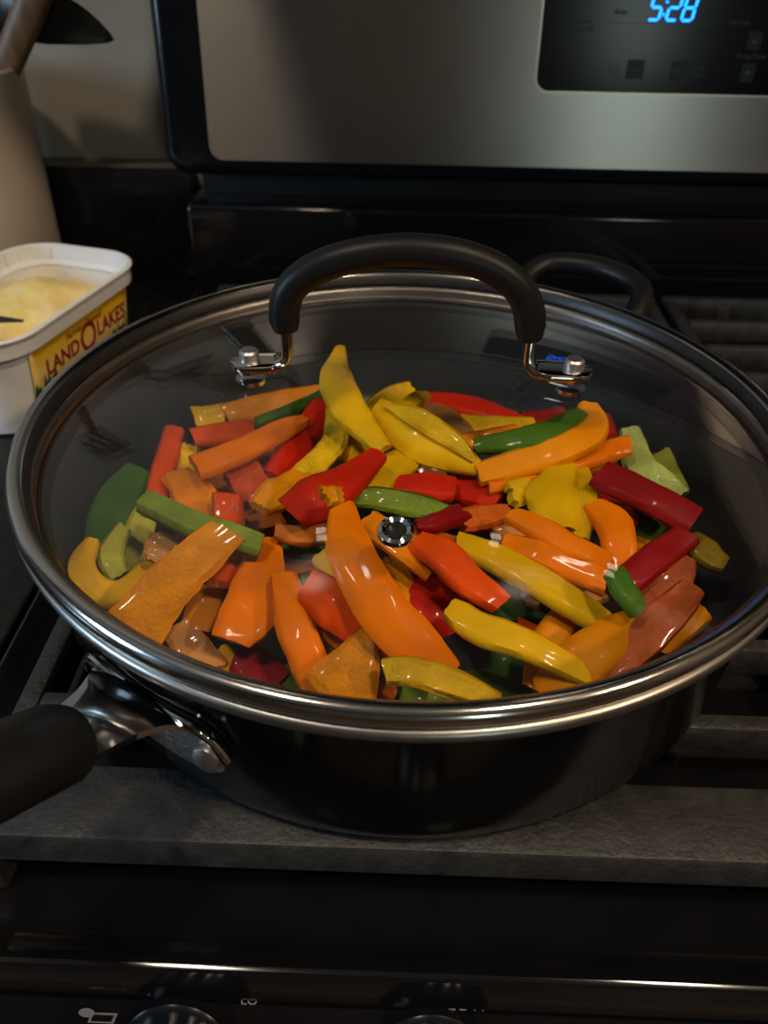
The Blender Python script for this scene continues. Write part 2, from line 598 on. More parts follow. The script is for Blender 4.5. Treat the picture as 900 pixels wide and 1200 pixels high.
def rrect(x0, x1, z0, z1, r, n=8, corners=(1, 1, 1, 1)):
    out = []
    for i, (cx, cz, a0) in enumerate(((x0 + r, z0 + r, math.pi), (x1 - r, z0 + r, 1.5 * math.pi), (x1 - r, z1 - r, 0), (x0 + r, z1 - r, 0.5 * math.pi))):
        if corners[i]:
            for k in range(n + 1):
                a = a0 + k * math.pi / 2 / n
                out.append((cx + r * math.cos(a), cz + r * math.sin(a)))
        else:
            out.append(((x0, x1, x1, x0)[i], (z0, z0, z1, z1)[i]))
    return out


def bg_plate(x0, x1, z0, z1, r, lift, depth, bev=0.0, **kw):
    """plate on the leaning face; z measured from the face foot"""
    pts = rrect(x0, x1, z0, z1, r, **kw)
    o = bg_pt(0, 0.086, lift)
    mb = MB().prism(pts, o, (1, 0, 0), BU, -BN, depth)
    if bev:
        me = bpy.data.meshes.new('tmp')
        me.from_pydata(mb.v, [], mb.f)
        bm = bmesh.new()
        bm.from_mesh(me)
        bmesh.ops.recalc_face_normals(bm, faces=bm.faces[:])
        front = [e for e in bm.edges if all((v.co - o).dot(BN) > -1e-5 for v in e.verts)]
        bmesh.ops.bevel(bm, geom=front, offset=bev, segments=4, profile=0.5, affect='EDGES')
        mb = MB().bm(bm)
        bpy.data.meshes.remove(me)
    return mb


def bg_uv(px, py):
    """pixel -> (x, height along the face)"""
    d = ray(px, py)
    o = bg_pt(0, 0.086)
    p = CAM_POS + d * ((o - CAM_POS).dot(BN) / d.dot(BN))
    return p.x, (p - o).dot(BU)


FH = (BT - 0.086)
xl, _ = bg_uv(183, 100)
xs, zs = bg_uv(247, 187)
bk = bg_plate(xl, RX1 + 0.005, -0.010, FH + 0.004, 0.018, 0.0, 0.055, bev=0.009)
bgp = bk.build('backguard', M['black_plastic'], rng, angle=50)
face = bg_plate(xs, RX1 - 0.03, zs, FH - 0.006, 0.010, 0.0012, 0.004)
face.build('steel_face', M['stainless'], bgp, smooth=False)
dx0, dz0 = bg_uv(627, 106)
DX1 = dx0 + 0.215
disp = bg_plate(dx0 - 0.0012, DX1 + 0.0012, dz0 - 0.0012, FH - 0.012, 0.010, 0.0018, 0.002).build('display_bezel', M['bezel'], rng, smooth=False)
dpan = bg_plate(dx0, DX1, dz0, FH - 0.0135, 0.009, 0.0024, 0.002).build('display_panel', M['display'], rng, smooth=False)


def bgm(px, py, lift=0.0028):
    u, v = bg_uv(px, py)
    return frame(bg_pt(0, 0.086, lift) + Vector((u, 0, 0)) + BU * v, (1, 0, 0), BU)


# seven segment clock
SEG = {'5': 'afgcd', '2': 'abged', '8': 'abcdefg'}


def digit(mb, x, z, w, h, ch, s=0.15):
    t = h * 0.115

    def seg(x0, z0, x1, z1):
        d = Vector((x1 - x0, z1 - z0))
        L = d.length
        d /= L
        n = Vector((-d.y, d.x))
        g = t * 0.15
        a, b = Vector((x0, z0)) + d * g, Vector((x1, z1)) - d * g
        pts = [a, a + d * t / 2 + n * t / 2, b - d * t / 2 + n * t / 2, b, b - d * t / 2 - n * t / 2, a + d * t / 2 - n * t / 2]
        return [(x + p.x + s * p.y, z + p.y) for p in pts]
    P = {'a': (0, h, w, h), 'g': (0, h / 2, w, h / 2), 'd': (0, 0, w, 0), 'f': (0, h / 2, 0, h), 'b': (w, h / 2, w, h), 'e': (0, 0, 0, h / 2), 'c': (w, 0, w, h / 2)}
    for q in SEG[ch]:
        mb.prism(seg(*P[q]), bg_pt(0, 0.086, 0.0027), (1, 0, 0), BU, BN, 0.0003)


clock = None
u0, v0 = bg_uv(758, 23)
u1, _ = bg_uv(810, 25)
dw = (u1 - u0)
h = dw * 0.48
for i, (ch, fx) in enumerate((('5', 0.0), ('2', 0.40), ('8', 0.74))):
    mb = MB()
    digit(mb, u0 + fx * dw, v0, dw * 0.235, h, ch)
    mb.build('clock_digit', M['digit'], dpan, smooth=False)
mb = MB()
for zz in (0.22, 0.72):
    x = u0 + 0.315 * dw + 0.15 * h * zz
    z = v0 + h * zz
    s = 0.05 * h
    mb.prism([(x - s, z - s), (x + s, z - s), (x + s, z + s), (x - s, z + s)], bg_pt(0, 0.086, 0.0027), (1, 0, 0), BU, BN, 0.0003)
mb.build('clock_colon', M['digit'], dpan, smooth=False)
for tx, px, py, sz in (('Timer', 684, 25, 0.0042), ('Set/Off', 684, 34, 0.0042), ('Bake', 727, 14, 0.0045), ('Timer', 830, 18, 0.0042), ('Self Clean', 865, 26, 0.0036),
                       ('Bake', 742, 81, 0.0044), ('Broil', 794, 83, 0.0044), ('Temp/Time', 878, 66, 0.0044)):
    text_mesh('lettering', tx, sz, M['print'], bgm(px, py, 0.0034), dpan)


def bplate(px0, px1, py0, py1, r, lift, name, mat):
    a, b = bg_uv(px0, py1), bg_uv(px1, py0)
    return bg_plate(a[0], b[0], a[1], b[1], r, lift, 0.0004).build(name, M[mat], dpan, smooth=False)


for q in ((732, 755, 70, 92), (783, 808, 71, 95), (872, 893, 37, 58), (864, 885, 74, 96)):
    bplate(*q, 0.0012, 0.003, 'button', 'button')
for px, py, up in ((882, 48, 1), (874, 85, -1)):
    u, v = bg_uv(px, py)
    MB().prism([(u - 0.002, v - up * 0.0012), (u + 0.002, v - up * 0.0012), (u, v + up * 0.0016)], bg_pt(0, 0.086, 0.0031), (1, 0, 0), BU, BN, 0.0003).build('arrow_icon', M['print'], dpan, smooth=False)
for px, py in ((719, 80), (818, 84)):
    u, v = bg_uv(px, py)
    ic = MB()
    for x0, x1, z0, z1 in ((-0.003, 0.003, 0.0026, 0.003), (-0.003, 0.003, -0.003, -0.0026), (-0.003, -0.0026, -0.003, 0.003), (0.0026, 0.003, -0.003, 0.003), (-0.0018, 0.0018, -0.0016, -0.0010)):
        ic.prism([(u + x0, v + z0), (u + x1, v + z0), (u + x1, v + z1), (u + x0, v + z1)], bg_pt(0, 0.086, 0.0028), (1, 0, 0), BU, BN, 0.0003)
    ic.build('oven_icon', M['print'], dpan, smooth=False)
ln = bg_uv(716, 27), bg_uv(836, 31)
MB().prism([(ln[0][0], ln[0][1]), (ln[1][0], ln[0][1]), (ln[1][0], ln[0][1] + 0.0003), (ln[0][0], ln[0][1] + 0.0003)], bg_pt(0, 0.086, 0.0027), (1, 0, 0), BU, BN, 0.0002).build('panel_line', M['print'], dpan, smooth=False)


# ------------------------------------------------------------------ grates
def grate(x0, x1, label, lugs):
    root = tag(empty('burner_grate', ((x0 + x1) / 2, 0.09, -0.031)), label, 'grate', 'cast iron grates on the cooktop')

    def bar(name, ax0, ax1, ay0, ay1, zt=0.0, zb=-0.016, tap=0.002):
        bm = bmesh.new()
        bmesh.ops.create_cube(bm, size=1.0)
        for v in bm.verts:
            s = 1 if v.co.z > 0 else -1
            xx = ax0 + tap if v.co.x < 0 else ax1 - tap
            yy = ay0 + tap if v.co.y < 0 else ay1 - tap
            if s < 0:
                xx += tap if v.co.x > 0 else -tap
                yy += tap if v.co.y > 0 else -tap
            v.co = Vector((xx, yy, zt if s > 0 else zb))
        bmesh.ops.bevel(bm, geom=[e for e in bm.edges], offset=0.0016, segments=2, profile=0.5, affect='EDGES')
        return MB().bm(bm).build(name, M['iron'], root)
    bar('front_bar', x0, x1, -0.147, -0.114, 0.0, -0.013)
    bar('back_bar', x0, x1, 0.326, 0.336, 0.0, -0.018, 0.001)
    bar('side_bar', x0, x0 + 0.0125, -0.121, 0.328, -0.0004, -0.018)
    bar('side_bar', x1 - 0.0125, x1, -0.121, 0.328, -0.0004, -0.018)
    for k in range(10):
        y = -0.0865 + 0.0416 * k
        bar('cross_bar', x0 + 0.010, x1 - 0.010, y - 0.0048, y + 0.0048, -0.0002, -0.015, 0.001)
    for lx, ly in lugs:
        bar('foot', lx - 0.006, lx + 0.006, ly - 0.006, ly + 0.006, -0.004, -0.0345, 0.0)
    return root


grate(-0.153, 0.196, 'black cast iron grate under the pan at the left', ((-0.146, -0.14), (0.188, -0.14), (-0.146, 0.331), (0.188, 0.331)))
grate(0.200, 0.549, 'black cast iron grate right of the pan', ((0.207, -0.14), (0.54, -0.14), (0.25, 0.331), (0.54, 0.331)))

# ------------------------------------------------------------------ microwave hood over the range (seen only as a reflection in the lid)
hd = tag(empty('microwave_hood', (0.19, 0.25, 0.40)), 'dark over-the-range microwave with lamps along its lower front edge', 'microwave')
MB().box(RX0, RX1, 0.075, 0.438, 0.42, 0.84, 0.006).build('microwave_body', M['black_plastic'], hd)
MB().box(RX0, RX1 - 0.17, 0.055, 0.074, 0.46, 0.835, 0.004).build('microwave_door', M['display'], hd)
MB().box(RX1 - 0.168, RX1, 0.055, 0.074, 0.46, 0.835, 0.004).build('microwave_controls', M['black_plastic'], hd)
MB().box(RX0, RX1, 0.052, 0.074, 0.422, 0.457, 0.004).build('vent_strip', M['stainless'], hd)
for x in (-0.10, 0.11, 0.26):
    MB().box(x - 0.006, x + 0.006, 0.079, 0.087, 0.4150, 0.4199, 0.001).build('lamp_lens', M['hood_lamp'], hd)

# ------------------------------------------------------------------ utensil crock
CX, CY = -0.3435, 0.358
crk = tag(empty('utensil_crock', (CX, CY, -0.03)), 'tall beige stoneware utensil crock behind the butter tub', 'crock')
MB().lathe([(0.0001, -0.03), (0.053, -0.03), (0.056, -0.027), (0.0565, 0.05), (0.0575, 0.140), (0.0575, 0.147), (0.0555, 0.149), (0.0525, 0.147), (0.052, 0.14), (0.051, -0.022), (0.0001, -0.022)], 64, (CX, CY)).build('crock_body', M['crock'], crk)
# wooden spoon crossing the frame corner
wp = [aty(-14, 124, 0.364), aty(9, 74, 0.358), aty(35, 10, 0.353), aty(56, -44, 0.350)]
ws = tag(empty('wooden_spoon', tuple(wp[0])), 'dark wooden spoon leaning in the beige crock', 'spoon', 'utensils in the crock')
low = Vector((CX + 0.012, CY - 0.01, 0.0))
sp = [low, wp[0], wp[1], wp[2], wp[3]]
MB().tube(catmull([tuple(p) for p in sp], 16), [0.0095 + 0.002 * i / 15 for i in range(16)], 14, 0.55, up=(0, -1, 0)).build('handle', M['wood'], ws)
dirw = (wp[3] - wp[2]).normalized()
hp = [wp[3] + dirw * d for d in (0.0, 0.02, 0.04, 0.06, 0.08, 0.095)]
MB().tube(hp, [0.0115, 0.017, 0.024, 0.027, 0.021, 0.006], 16, 0.35, up=(0, -1, 0)).build('spoon_bowl', M['wood'], ws)
# black spatula whose blade hangs over the wall with a straight lower edge
SY = 0.372
bl = aty(60, 30, SY)
lad = tag(empty('spatula', tuple(bl)), 'black nylon spatula with rounded blade beside the wooden spoon', 'spatula', 'utensils in the crock')
opx = [(30, 47), (60, 50), (100, 51), (128, 50), (134, 47), (130, 39), (118, 24), (104, 10), (88, -2), (68, -13), (40, -21), (5, -22), (-12, -8), (-6, 14), (10, 34)]
vs = []
nO = len(opx)
cen = aty(60, 15, SY)
for dy, sc in ((0.0, 1.0), (-0.0012, 0.93), (0.0035, 0.97), (0.004, 0.9)):
    for px, py in opx:
        p = aty(px, py, SY)
        q = cen + (p - cen) * sc
        bulge = 0.010 * (1 - min(1, ((q - cen).length / 0.045) ** 2))
        vs.append((q.x, SY + dy - bulge, q.z))
fs = []
for a_, b_ in ((0, 1), (0, 2), (2, 3)):
    for k in range(nO):
        l = (k + 1) % nO
        fs.append((a_ * nO + k, a_ * nO + l, b_ * nO + l, b_ * nO + k))
c1, c2 = len(vs), len(vs) + 1
vs += [(cen.x, SY - 0.0112, cen.z), (cen.x, SY - 0.006, cen.z)]
for k in range(nO):
    l = (k + 1) % nO
    fs += [(1 * nO + k, 1 * nO + l, c1), (3 * nO + k, 3 * nO + l, c2)]
MB().add(vs, fs).build('blade', M['nylon'], lad)
h0 = aty(6, 30, SY)
MB().tube(catmull([(h0.x, SY, h0.z + 0.006), (CX + 0.034, CY + 0.010, 0.140), (CX + 0.022, CY + 0.012, 0.05), (CX + 0.01, CY + 0.012, -0.012)], 14), 0.0045, 12, 0.8, up=(0, -1, 0)).build('handle', M['nylon'], lad)
# slotted spoon further left
ssp = tag(empty('slotted_spoon', (CX - 0.02, CY, 0.0)), 'black slotted spoon leaning left in the crock', 'spoon', 'utensils in the crock')
MB().tube([(CX + 0.005, CY + 0.02, -0.015), (CX - 0.03, CY - 0.005, 0.13), (CX - 0.06, CY - 0.02, 0.24)], [0.006, 0.006, 0.007], 12, 0.7).build('handle', M['nylon'], ssp)
bowl = MB()
o = Vector((CX - 0.066, CY - 0.023, 0.275))
for s in (-1.5, -0.5, 0.5, 1.5):
    bowl.box(o.x + s * 0.012 - 0.0045, o.x + s * 0.012 + 0.0045, o.y - 0.002, o.y + 0.002, o.z - 0.036, o.z + 0.036, 0.0015)
bowl.box(o.x - 0.024, o.x + 0.024, o.y - 0.0022, o.y + 0.0022, o.z - 0.045, o.z - 0.03, 0.0015)
bowl.box(o.x - 0.024, o.x + 0.024, o.y - 0.0022, o.y + 0.0022, o.z + 0.03, o.z + 0.045, 0.0015)
bowl.build('slotted_bowl', M['nylon'], ssp)

# ------------------------------------------------------------------ butter tub
TA, TB = Vector((-0.2330, 0.128)), Vector((-0.1910, 0.288))
tu = (TB - TA).normalized()               # along the printed side, away from the camera
tw = Vector((-tu.y, tu.x))                # towards the left
TH, TW = (TB - TA).length / 2, 0.052
tc2 = (TA + TB) / 2 + tw * TW
ZT0, ZT1 = -0.03, 0.040
tub = tag(empty('butter_tub', (tc2.x, tc2.y, ZT0)), 'white plastic butter tub with yellow printed label on the counter', 'tub')


def tub_ring(a, b, r, n=10):
    pts = rrect(-a, a, -b, b, r, n)
    return [tc2 + tu * x + tw * y for x, y in pts]


def tub_loft(levels):
    mb = MB()
    vs, fs = [], []
    for a, b, r, z in levels:
        vs += [(p.x, p.y, z) for p in tub_ring(a, b, r)]
    n = len(tub_ring(1, 1, 0.1))
    for i in range(len(levels) - 1):
        for k in range(n):
            l = (k + 1) % n
            fs.append((i * n + k, i * n + l, (i + 1) * n + l, (i + 1) * n + k))
    return mb.add(vs, fs), n


hb = lambda z: -0.007 * (ZT1 - z) / (ZT1 - ZT0)
SI = 0.004
lv = [(TH - SI - 0.007 - 0.02, TW - SI - 0.007 - 0.02, 0.02, ZT0 + 0.001), (TH - SI - 0.009, TW - SI - 0.009, 0.026, ZT0), (TH - SI - 0.007, TW - SI - 0.007, 0.027, ZT0 + 0.002),
      (TH - SI - 0.0015, TW - SI - 0.0015, 0.029, ZT1 - 0.013), (TH - SI - 0.003, TW - SI - 0.003, 0.028, ZT1 - 0.013),
      (TH - SI - 0.008, TW - SI - 0.008, 0.026, ZT0 + 0.004), (TH - 0.04, TW - 0.03, 0.018, ZT0 + 0.004)]
mb, n = tub_loft(lv)
mb.f.append(tuple(range(n)))
mb.f.append(tuple(6 * n + k for k in range(n)))
mb.build('tub_body', M['tub'], tub)
mb, n = tub_loft([(TH - SI - 0.0015, TW - SI - 0.0015, 0.029, ZT1 - 0.0135), (TH - 0.0015, TW - 0.0015, 0.031, ZT1 - 0.0125), (TH - 0.0012, TW - 0.0012, 0.031, ZT1 - 0.004),
                  (TH, TW, 0.032, ZT1 - 0.003), (TH + 0.0005, TW + 0.0005, 0.032, ZT1 - 0.001), (TH - 0.001, TW - 0.001, 0.031, ZT1), (TH - 0.0035, TW - 0.0035, 0.029, ZT1 - 0.001),
                  (TH - 0.0045, TW - 0.0045, 0.028, ZT1 - 0.011), (TH - SI - 0.004, TW - SI - 0.004, 0.027, ZT1 - 0.0135)])
for k in range(n):
    l = (k + 1) % n
    mb.f.append((8 * n + k, 8 * n + l, l, k))
mb.build('tub_lip', M['tub'], tub)
# stacking ribs inside the lip
for i in range(9):
    x = -TH + 0.03 + i * (2 * TH - 0.06) / 8
    for s in (1,):
        p = tc2 + tu * x + tw * s * (TW - 0.0048)
        rb = MB().add([(p.x + tu.x * a + tw.x * b, p.y + tu.y * a + tw.y * b, z) for a, b, z in
                       ((-0.0006, 0, ZT1 - 0.002), (0.0006, 0, ZT1 - 0.002), (0.0006, 0, ZT1 - 0.012), (-0.0006, 0, ZT1 - 0.012),
                        (-0.0006, -0.0008, ZT1 - 0.003), (0.0006, -0.0008, ZT1 - 0.003), (0.0006, -0.0008, ZT1 - 0.012), (-0.0006, -0.0008, ZT1 - 0.012))],
                      [(4, 5, 6, 7), (0, 1, 5, 4), (1, 2, 6, 5), (2, 3, 7, 6), (3, 0, 4, 7)])
        rb.build('rib', M['tub'], tub, smooth=False)
for i, (a0, a1) in enumerate(((0.20, 0.9), (0.5, 1.2), (0.8, 1.5))):
    ang = 0.25 + i * 0.42
    cxy = tc2 + tu * (TH - 0.031) + tw * (TW - 0.031)
    p = cxy + tu * (0.0262 * math.cos(ang)) + tw * (0.0262 * math.sin(ang))
    MB().tube([(p.x, p.y, ZT1 - 0.003), (p.x, p.y, ZT1 - 0.012)], 0.0008, 6).build('rib', M['tub'], tub)
# label wraps the side facing the pan
NZ = 8


def side_pt(x, z, lift=0.0):
    t = (z - (ZT0 + 0.002)) / (ZT1 - 0.013 - ZT0 - 0.002)
    off = TW - SI - 0.007 + 0.0055 * t + lift
    p = tc2 + tu * x - tw * off
    return Vector((p.x, p.y, z))


LZ0, LZ1 = ZT0 + 0.006, ZT1 - 0.0155
LX0, LX1 = -TH + 0.026, TH - 0.031


def lab_col(s, z, lift):
    """s in 0..1 along the label incl. a wrap round the far corner"""
    return side_pt(LX0 + (LX1 - LX0) * s, z, lift)


lb = MB()
cols = 14
vs = []
for i in range(cols + 9):
    for z in (LZ0, LZ1):
        if i <= cols:
            vs.append(lab_col(i / cols, z, 0.0004))
        else:
            t = (z - (ZT0 + 0.002)) / (ZT1 - 0.013 - ZT0 - 0.002)
            r_ = 0.027 + 0.002 * t
            a = (i - cols) / 8 * math.radians(68)
            bx = TH - SI - 0.007 + 0.0055 * t - r_
            by = TW - SI - 0.007 + 0.0055 * t - r_
            p = tc2 + tu * (bx + (r_ + 0.0004) * math.sin(a)) - tw * (by + (r_ + 0.0004) * math.cos(a))
            vs.append(Vector((p.x, p.y, z)))
fs = [(2 * i, 2 * i + 2, 2 * i + 3, 2 * i + 1) for i in range(cols + 8)]
lb.add(vs, fs)
label = lb.build('label', M['label'], tub)
sol = label.modifiers.new('thickness', 'SOLIDIFY')
sol.thickness = 0.0002
side_up = (side_pt(0, LZ1) - side_pt(0, LZ0)).normalized()
tu3 = Vector((tu.x, tu.y, 0))


def lab_m(s, zf, lift=0.0008):
    return frame(side_pt(LX0 + (LX1 - LX0) * s, LZ0 + (LZ1 - LZ0) * zf, lift), tu3, side_up)


def lab_s(sv, z, lift=0.0008):
    return frame(side_pt(sv - TH, z, lift), tu3, side_up)


text_mesh('lettering', 'LAND', 0.0150, M['label_red'], lab_s(0.0585, 0.0080), label, bold=0.0003, width=0.036)
text_mesh('lettering', 'O', 0.0290, M['label_red'], lab_s(0.0880, 0.0085), label, bold=0.0002, width=0.0185)
text_mesh('lettering', 'LAKES', 0.0160, M['label_red'], lab_s(0.1165, 0.0095), label, bold=0.0003, width=0.035)
text_mesh('lettering', 'Farmer-Owned', 0.0075, M['label_red'], lab_s(0.0840, 0.0195), label, shear=0.3, width=0.042)
# fir trees and lake printed along the label foot
for i in range(26):
    s = random.random()
    s = s * 0.33 if i < 14 else 0.80 + 0.20 * s
    hgt = random.uniform(0.007, 0.014) * (1.2 if i < 14 else 0.95)
    x = LX0 + (LX1 - LX0) * s
    base = side_pt(x, -0.009, 0.0007 + 0.00002 * i)
    MB().prism([(-0.0028, 0), (0.0028, 0), (0.0012, hgt * 0.45), (0.0018, hgt * 0.45), (0.0, hgt), (-0.0018, hgt * 0.45), (-0.0012, hgt * 0.45)], base, tu3, side_up, -Vector((tw.x, tw.y, 0)), 0.0001).build('tree_print', M['label_green'], label, smooth=False)
mb = MB().prism([(LX0, 0), (LX1, 0), (LX1, 0.0160), (LX0, 0.0160)], side_pt(0, LZ0, 0.0006), tu3, side_up, -Vector((tw.x, tw.y, 0)), 0.0001)
mb.build('lake_print', M['label_teal'], label, smooth=False)
# butter inside
bt = MB()
na, nb = 44, 30
vs, fs = [], []
A_, B_ = TH - 0.0125, TW - 0.0125
for i in range(na + 1):
    for j in range(nb + 1):
        u, v = -1 + 2 * i / na, -1 + 2 * j / nb
        # squircle mapping keeps the mound inside the rounded tub
        k = 1 - 0.10 * (u * u * v * v)
        p = tc2 + tu * (u * A_ * k) + tw * (v * B_ * k)
        hgt = 0.012 * math.exp(-((u - 0.35) ** 2 / 0.18 + (v - 0.05) ** 2 / 0.45)) - 0.008 * math.exp(-((u + 0.35) ** 2 / 0.05 + (v + 0.1) ** 2 / 0.4))
        hgt += 0.004 * noise.noise(Vector((u * 3, v * 3, 1.3))) + 0.0025 * noise.noise(Vector((u * 8, v * 8, 4.0)))
        edge = max(abs(u), abs(v))
        hgt -= 0.010 * max(0, edge - 0.72) / 0.28
        vs.append((p.x, p.y, ZT0 + 0.053 + hgt))
for i in range(na):
    for j in range(nb):
        a = i * (nb + 1) + j
        fs.append((a, a + nb + 1, a + nb + 2, a + 1))
n0 = len(vs)
rim = [i * (nb + 1) for i in range(na + 1)] + [na * (nb + 1) + j for j in range(1, nb + 1)] + [i * (nb + 1) + nb for i in range(na - 1, -1, -1)] + [j for j in range(nb - 1, 0, -1)]
for q in rim:
    x, y, z = vs[q]
    x = tc2.x + (x - tc2.x) * 0.94
    y = tc2.y + (y - tc2.y) * 0.94
    vs.append((x, y, ZT0 + 0.0045))
m_ = len(rim)
for k in range(m_):
    l = (k + 1) % m_
    fs.append((rim[k], rim[l], n0 + l, n0 + k))
fs.append(tuple(n0 + k for k in range(m_)))
bo = bt.add(vs, fs).build('butter', M['butter'], angle=80)
tag(bo, 'scooped mound of pale yellow butter inside the white tub', 'butter')
# knife lying across the tub edge
k0, k1 = at(-40, 372, 0.040), at(27, 376, 0.0385)
kn = tag(empty('butter_knife', tuple(k1)), 'dark handled knife resting on the front edge of the butter tub', 'knife')
MB().tube([k0 + (k0 - k1) * 0.6, k0, (k0 + k1) / 2, k1], [0.004, 0.0042, 0.004, 0.0015], 10, 0.5, up=(0, 0, 1)).build('handle', M['knife'], kn)

# ------------------------------------------------------------------ the pan
pan = tag(empty('saute_pan', (0, 0, 0.0)), 'wide black nonstick saute pan full of pepper strips on the grate', 'pan')
OUT = [(0.0001, 0.0015), (0.118, 0.0015), (0.120, 0.0003), (0.1375, 0.0003), (0.1420, 0.002), (0.1443, 0.006), (0.1453, 0.012), (0.1468, 0.03), (0.1485, 0.052), (0.1510, 0.0712)]
INN = [(0.1482, 0.0712), (0.1458, 0.052), (0.1440, 0.028), (0.1420, 0.016), (0.1370, 0.0085), (0.129, 0.0060), (0.0001, 0.0060)]
MB().lathe(OUT + INN, 128).build('pan_body', M['anodized'], pan, angle=50)
LIN = [(r - 0.0004, z + (0.0004 if z < 0.01 else 0)) for r, z in INN if r > 0.001] + [(0.0001, 0.0064)]
MB().lathe(LIN, 128).build('nonstick_lining', M['nonstick'], pan, angle=60)
MB().lathe([(0.1482, 0.0711), (0.1510, 0.0705), (0.1545, 0.0712), (0.1566, 0.0728), (0.1570, 0.0748), (0.1560, 0.0765), (0.1530, 0.0768), (0.1495, 0.0765), (0.1482, 0.0740)], 128, closed=True).build('pan_rim', M['rim_satin'], pan, angle=60)


def cyl(a_deg, r, z):
    a = math.radians(a_deg)
    return Vector((r * math.cos(a), r * math.sin(a), z))


HA = 236.5
had = cyl(HA, 1, 0)
hat = Vector((-had.y, had.x, 0))       # tangential


def wall_r(z):
    for (r0, z0), (r1, z1) in zip(OUT, OUT[1:]):
        if z0 <= z <= z1 and z1 > z0:
            return r0 + (r1 - r0) * (z - z0) / (z1 - z0)
    return 0.149


# curved steel mounting plate following the pan wall
pl = MB()
vs, fs = [], []
nA, hA = 28, 12.2
for i in range(nA + 1):
    s = -1 + 2 * i / nA
    half = 0.0125 * math.sqrt(max(0.0, 1 - max(0, (abs(s) - 0.62) / 0.38) ** 2)) + 0.0006
    zc = 0.039
    for zz in (zc - half, zc + half):
        for dr in (0.0004, 0.0026):
            vs.append(cyl(HA + s * hA, wall_r(zz) + dr, zz))
for i in range(nA):
    a, b = i * 4, (i + 1) * 4
    fs += [(a + 1, a + 3, b + 3, b + 1), (a, b, b + 2, a + 2), (a + 2, b + 2, b + 3, a + 3), (a, a + 1, b + 1, b)]
fs += [(0, 2, 3, 1), (nA * 4, nA * 4 + 1, nA * 4 + 3, nA * 4 + 2)]
lh = empty('long_handle')
lh.parent = pan
pl.add(vs, fs).build('mounting_plate', M['chrome'], lh)
# steel lip along the plate's upper edge
ptsl = []
for i in range(19):
    s = -1 + 2 * i / 18
    zc = 0.039
    half = 0.0125 * math.sqrt(max(0.0, 1 - max(0, (abs(s) - 0.62) / 0.38) ** 2)) + 0.0006
    ptsl.append(cyl(HA + s * (hA + 0.2), wall_r(zc + half) + 0.0032, zc + half))
MB().tube(ptsl, 0.0017, 10).build('plate_lip', M['chrome'], lh)
for s in (-1, 1):
    c = cyl(HA + s * 9.6, wall_r(0.037) + 0.002, 0.037)
    nr = cyl(HA + s * 9.6, 1, 0.12).normalized()
    tt = Vector((-nr.y, nr.x, 0)).normalized()
    Mf = frame(c, tt, nr.cross(tt))
    q = MB().lathe([(0.0001, 0.0044), (0.0030, 0.0042), (0.0048, 0.0032), (0.0056, 0.0014), (0.0056, 0.0)], 24)
    MB().add([Mf @ Vector(p) for p in q.v], q.f).build('rivet', M['rivet'], lh)
# neck: broad curved strap from the plate to the grip
npth = [had * 0.1492 + Vector((0, 0, 0.0525)), had * 0.155 + Vector((0, 0, 0.0575)), had * 0.163 + Vector((0, 0, 0.0590)), had * 0.173 + Vector((0, 0, 0.0605)), had * 0.182 + Vector((0, 0, 0.0635)), had * 0.195 + Vector((0, 0, 0.068))]
rows = catmull([tuple(p) + (w,) for p, w in zip(npth, (0.046, 0.036, 0.028, 0.0245, 0.0235, 0.022))], 18)
vs, fs = [], []
for i, (x, y, z, w) in enumerate(rows):
    for k in range(9):
        s = -1 + 2 * k / 8
        lift = -0.003 * s * s
        vs.append(Vector((x, y, z + lift)) + hat * (s * w / 2))
    for k in range(8, -1, -1):
        s = -1 + 2 * k / 8
        lift = -0.003 * s * s - 0.0026
        vs.append(Vector((x, y, z + lift)) + hat * (s * w / 2))
for i in range(17):
    for k in range(18):
        l = (k + 1) % 18
        fs.append((i * 18 + k, i * 18 + l, (i + 1) * 18 + l, (i + 1) * 18 + k))
fs += [tuple(range(18)), tuple(17 * 18 + k for k in range(18))]
MB().add(vs, fs).build('handle_neck', M['chrome'], lh, angle=45)
gp = [had * r + Vector((0, 0, z)) for r, z in ((0.1775, 0.0565), (0.180, 0.0585), (0.20, 0.067), (0.23, 0.079), (0.27, 0.093), (0.31, 0.105), (0.335, 0.111), (0.338, 0.112))]
MB().tube(gp, [0.0125, 0.0138, 0.0145, 0.0145, 0.014, 0.0145, 0.0125, 0.007], 24, 0.80, up=(0, 0, 1)).build('grip', M['rubber'], lh)
# engraved letters on the plate
for i, ch in enumerate('EEL'):
    a_ = HA + 1.2 + i * 2.1
    z = 0.0375
    c = cyl(a_, wall_r(z) + 0.0027, z)
    nr = cyl(a_, 1, 0.06).normalized()
    tt = Vector((-nr.y, nr.x, 0)).normalized()
    text_mesh('engraving', ch, 0.0075, M['rivet'], frame(c, tt, nr.cross(tt)), lh, extrude=0.00005)

# helper handle on the far side
HB = 57.6
hh = empty('helper_handle')
hh.parent = pan
pts = []
for da, r, z in ((-11.5, 0.151, 0.055), (-11.5, 0.162, 0.062), (-11.2, 0.176, 0.072), (-10.0, 0.188, 0.0785), (-7.0, 0.1965, 0.0815), (0, 0.200, 0.083), (7.0, 0.1965, 0.0815), (10.0, 0.188, 0.0785), (11.2, 0.176, 0.072), (11.5, 0.162, 0.062), (11.5, 0.151, 0.055)):
    pts.append(tuple(cyl(HB + da, r, z)))
MB().tube(catmull(pts, 40), 0.0062, 16).build('loop_grip', M['rubber'], hh)
for s in (-1, 1):
    c = cyl(HB + s * 11.5, 0.149, 0.055)
    nr = cyl(HB + s * 11.5, 1, 0).normalized()
    MB().tube([c - nr * 0.002, c + nr * 0.006], 0.0085, 20).build('loop_bracket', M['chrome'], hh)

